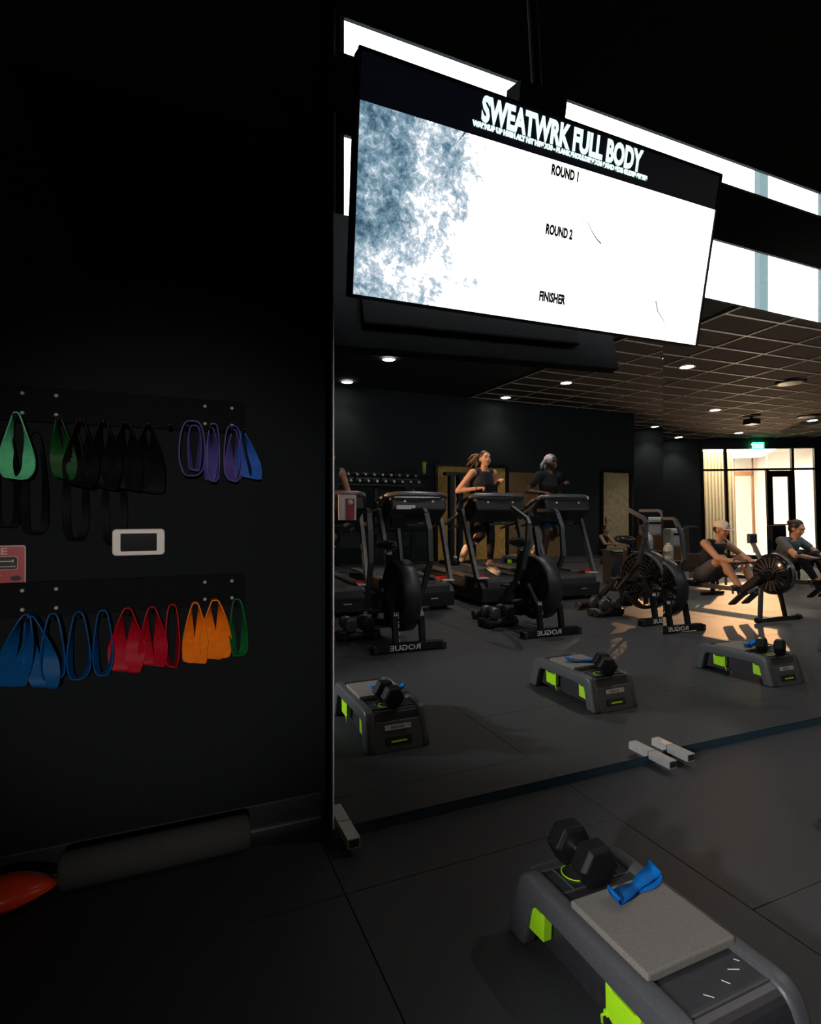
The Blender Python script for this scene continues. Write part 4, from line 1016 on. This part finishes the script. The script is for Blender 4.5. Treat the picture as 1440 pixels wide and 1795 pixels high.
# ------------------------------------------------------------------ far things seen in the mirror
def dumbbell_rack():
    t = thing('dumbbell_rack', 'tall black dumbbell rack along the back wall at the left of the mirror', 'rack', (4.62, -8.35, 0))
    for x in (-.95, 0, .95):
        M().bar([(x, -.30, 0), (x, -.30, 2.25)], .06, .06, up=(1, 0, 0)).build('upright', 'blk', t)
    for z, y in ((2.165, -.10), (2.0, .10), (1.40, .12), (.85, .18)):
        M().box((0, y, z-.082), (2.2, .26, .03)).build('shelf', 'blk', t)
    return t
dumbbell_rack()
pd_ = None
ORD = ['first', 'second', 'third', 'fourth', 'fifth', 'sixth', 'seventh', 'eighth', 'ninth', 'tenth']
rows = [(2.165, -8.45, 'top'), (2.0, -8.25, 'second')]
for z, y, nm in rows:
    for i in range(10):
        x = 3.62+i*.215
        lb = '%s round dumbbell from the left on the %s shelf of the tall rack' % (ORD[i], nm)
        if pd_ is None:
            t = thing('rack_dumbbell', lb, 'dumbbell', (x, y, z), 0, 'dumbbells on the %s shelf of the tall rack' % nm)
            for s in (-1, 1): M().tube([(0, s*.05, 0), (0, s*.06, 0), (0, s*.11, 0), (0, s*.115, 0)], [.05, .065, .065, .03], 16).build('head', 'blkp', t)
            M().tube([(0, -.055, 0), (0, .055, 0)], .016, 10).build('handle', 'chrome', t)
            M().lathe([(.0001, 0), (.034, 0), (.034, .004), (.0001, .004)], 14, Matrix.Translation((0, .115, 0)) @ Matrix.Rotation(-pi/2, 4, 'X')).build('end_disc', 'white_alu', t)
            pd_ = t
        else:
            t = copy_tree(pd_); t.location = (x, y, z); t['label'] = lb; t['group'] = 'dumbbells on the %s shelf of the tall rack' % nm
cp = thing('drinking_cup', 'lime green tumbler standing on top of the tall dumbbell rack', 'cup', (5.60, -7.95, 2.20))
M().lathe([(.001, 0), (.040, 0), (.048, .26), (.001, .26)], 20).build('cup_body', 'cup', cp); M().lathe([(.001, .26), (.052, .26), (.052, .285), (.001, .285)], 20).build('lid', 'lime', cp)
cb = thing('cable_tower', 'black cable tower with two posts before the tan door', 'gym machine', (6.35, -8.0, 0))
for x in (0, .24): M().box((x, 0, 1.12), (.12, .14, 2.24)).build('post', 'blk', cb)
M().tube([(.12, .06, .2), (.12, .06, 2.15)], .012, 8).build('guide_rod', 'chrome', cb)
M().box((.12, 0, 2.22), (.6, .16, .08)).build('cross_member', 'blk', cb); M().box((.12, .05, .06), (.7, .5, .08), None, .01).build('base', 'blk', cb)
M().ell((0, .22, .18), (.05, .05, .05)).build('ball_end', 'white_alu', cb)
ps = thing('hanging_towel', 'red and white towel hanging on the front of the leftmost treadmill', 'towel', (1.93, -2.19, 1.17), R(0))
M().box((0, 0, .15), (.22, .012, .30), None, .005).build('cloth', 'paper', ps)
M().box((.03, .0075, .13), (.11, .004, .25)).build('red_panel', 'signred', ps)
M().lathe([(.0001, -.003), (.035, -.003), (.035, .003), (.0001, .003)], 18, Matrix.Translation((.03, .012, .21)) @ Matrix.Rotation(-pi/2, 4, 'X')).build('pale_disc', 'signpink', ps)
M().tube([(-.11, -.01, .30), (-.11, -.03, .33), (.11, -.03, .33), (.11, -.01, .30)], .006, 6).build('hanging_loop', 'signred', ps)
# storage bin with jugs, cardboard box, white dispenser and notice
bn = thing('storage_bin', 'big black storage bin behind the third air bike', 'bin', (7.55, -3.38, 0), R(20))
M().box((0, 0, .29), (.86, .50, .56), None, .02).build('bin_body', 'blkp', bn); M().box((0, 0, .585), (.90, .54, .035), None, .01).build('lid', 'gloss', bn)
for i, (x, y) in enumerate(((7.90, -3.34),)):
    jg = thing('water_jug', 'pale water jug standing on the black storage bin', 'jug', (x, y, .603))
    M().lathe([(.001, 0), (.075, 0), (.085, .02), (.085, .20), (.06, .255), (.03, .27), (.001, .27)], 24).build('jug_body', 'jug', jg)
    for z in (.07, .14): M().lathe([(.085, z), (.088, z+.004), (.085, z+.008)], 24).build('ridge', 'dgry', jg)
    M().lathe([(.001, .27), (.03, .27), (.03, .295), (.001, .295)], 16).build('jug_cap', 'white', jg)
bxo = thing('cardboard_box', 'tall cardboard carton carrying the white container, left of the mirror joint', 'box', (12.5, -7.6, 0), R(12))
M().box((0, 0, .31), (.62, .45, .62), None, .005).build('box_body', 'card', bxo); M().box((0, 0, .622), (.64, .04, .006)).build('tape', 'cream', bxo)
dsp = thing('white_container', 'white rounded container on top of the cardboard carton', 'container', (12.52, -7.58, .626), R(12)); M().box((0, 0, .26), (.60, .4, .52), None, .07).build('shell', 'lwhite', dsp); M().box((0, .203, .36), (.44, .006, .05)).build('dark_slot', 'blkp', dsp)
ntc = thing('wall_notice', 'white paper notice on the dark wall left of the glass entrance', 'notice', (14.48, -11.42, 2.22)); M().box((0, .0, 0), (.24, .01, .30)).build('sheet', 'paper', ntc)
# step decks stacked behind the treadmills: lime clips catch the light
for i, (x, y, z) in enumerate(((6.35, -5.0, 0), (6.35, -5.0, .215), (9.9, -6.3, 0))):
    s_ = copy_tree(st0); s_.location = (x, y+.35, z+.0005); s_.rotation_euler.z = R(-12 if i < 2 else 5)
    s_['label'] = ('grey aerobic step at the bottom of the pair stored behind the running woman', 'grey aerobic step on top of the pair stored behind the running woman', 'grey aerobic step lying near the woman seated on the floor')[i]
    s_['group'] = 'stored aerobic steps'
# lounge chairs beyond the rowers
def chair(label, loc, rz):
    t = thing('lounge_chair', label, 'chair', loc, rz, 'black lounge chairs beyond the rowers')
    M().box((0, 0, .36), (.62, .60, .18), None, .04).build('seat', 'clothb', t); M().box((0, -.30, .80), (.62, .14, .80), None, .05).build('backrest', 'clothb', t)
    for s in (-1, 1):
        M().box((s*.33, 0, .50), (.09, .60, .30), None, .03).build('armrest', 'clothb', t)
        for y in (-.25, .25): M().box((s*.28, y, .13), (.04, .04, .27)).build('leg', 'blk', t)
chair('black padded chair directly behind the man in the cream cap', (9.75, -4.15, 0), R(-25)); chair('black padded chair behind the woman in the grey shirt', (12.3, -4.2, 0), R(-10))
# tote bag and rucksack on the right, potted plant
pt = thing('potted_plant', 'dark leafy plant in a pot at the right edge, beyond the rowing woman', 'plant', (14.2, -3.3, 0))
M().lathe([(.001, 0), (.16, 0), (.21, .36), (.19, .36), (.001, .33)], 24).build('pot', 'blkp', pt)
M().tube([(0, 0, .3), (.02, .02, 1.2), (0, 0, 1.9)], [.03, .025, .012], 8).build('stem', 'brown', pt)
rnd = random.Random(11); lf = M()
for k in range(170):
    a = rnd.uniform(0, 2*pi); z = rnd.uniform(.9, 2.5); r_ = rnd.uniform(.05, .42)
    mx = Matrix.Translation((r_*cos(a), r_*sin(a), z)) @ Matrix.Rotation(a, 4, 'Z') @ Matrix.Rotation(rnd.uniform(-.6, .9), 4, 'Y')
    lf.add([(0, 0, 0), (.07, .035, .01), (.15, 0, -.02), (.07, -.035, .01)], [(0, 1, 2), (0, 2, 3)], False, mx)
o = lf.build('foliage', 'camo', pt); o['kind'] = 'stuff'

# ------------------------------------------------------------------ ceiling fixtures
rim = None
CL = ['recessed downlight nearest the television, above the empty treadmill', 'recessed downlight high above the headscarfed runner', 'leftmost recessed downlight in the mirror, above the dumbbell rack',
      'recessed downlight between the two runners, lowest of the left four', 'recessed downlight among the grid bars, second below the television corner', 'recessed downlight just under the lower right television corner',
      'recessed downlight shown twice beside the mirror joint', 'recessed downlight at the right edge, over the potted plant', 'recessed downlight closest to the green exit sign']+['added ceiling lamp without a can, out of view']*7
for i, (x, y) in enumerate(CANS[:9]):
    lb = CL[i]
    if rim is None:
        t = thing('downlight', lb, 'ceiling light', (x, y, H), 0, 'recessed downlights')
        M().lathe([(.13, .0), (.165, -.004), (.165, -.012), (.135, -.014), (.125, .0)], 28).build('trim_ring', 'blkp', t)
        M().lathe([(.0001, -.008), (.128, -.008), (.128, .0), (.0001, .0)], 28).build('lens', 'lampface', t)
        rim = t
    else:
        t = copy_tree(rim); t.location = (x, y, H); t['label'] = lb
for x, y, r_ in ((12.3, -4.1, .30), (16.6, -6.6, .28)):
    t = thing('ceiling_speaker', 'round dark ceiling vent between the grid bars, %s' % ('nearer one' if x < 13 else 'farther one'), 'vent', (x, y, H-.012)); M().lathe([(.0001, -.03), (r_*.7, -.025), (r_, -.012), (r_, 0)], 28).build('diffuser', 'dgry', t)
t = thing('ceiling_projector', 'small dark box hanging from the ceiling grid before the entrance', 'projector', (15.1, -7.2, H-.14)); M().box((0, 0, 0), (.35, .3, .16), None, .02).build('case', 'blk', t); M().tube([(0, 0, .08), (0, 0, .14)], .03, 10).build('bracket', 'blk', t)
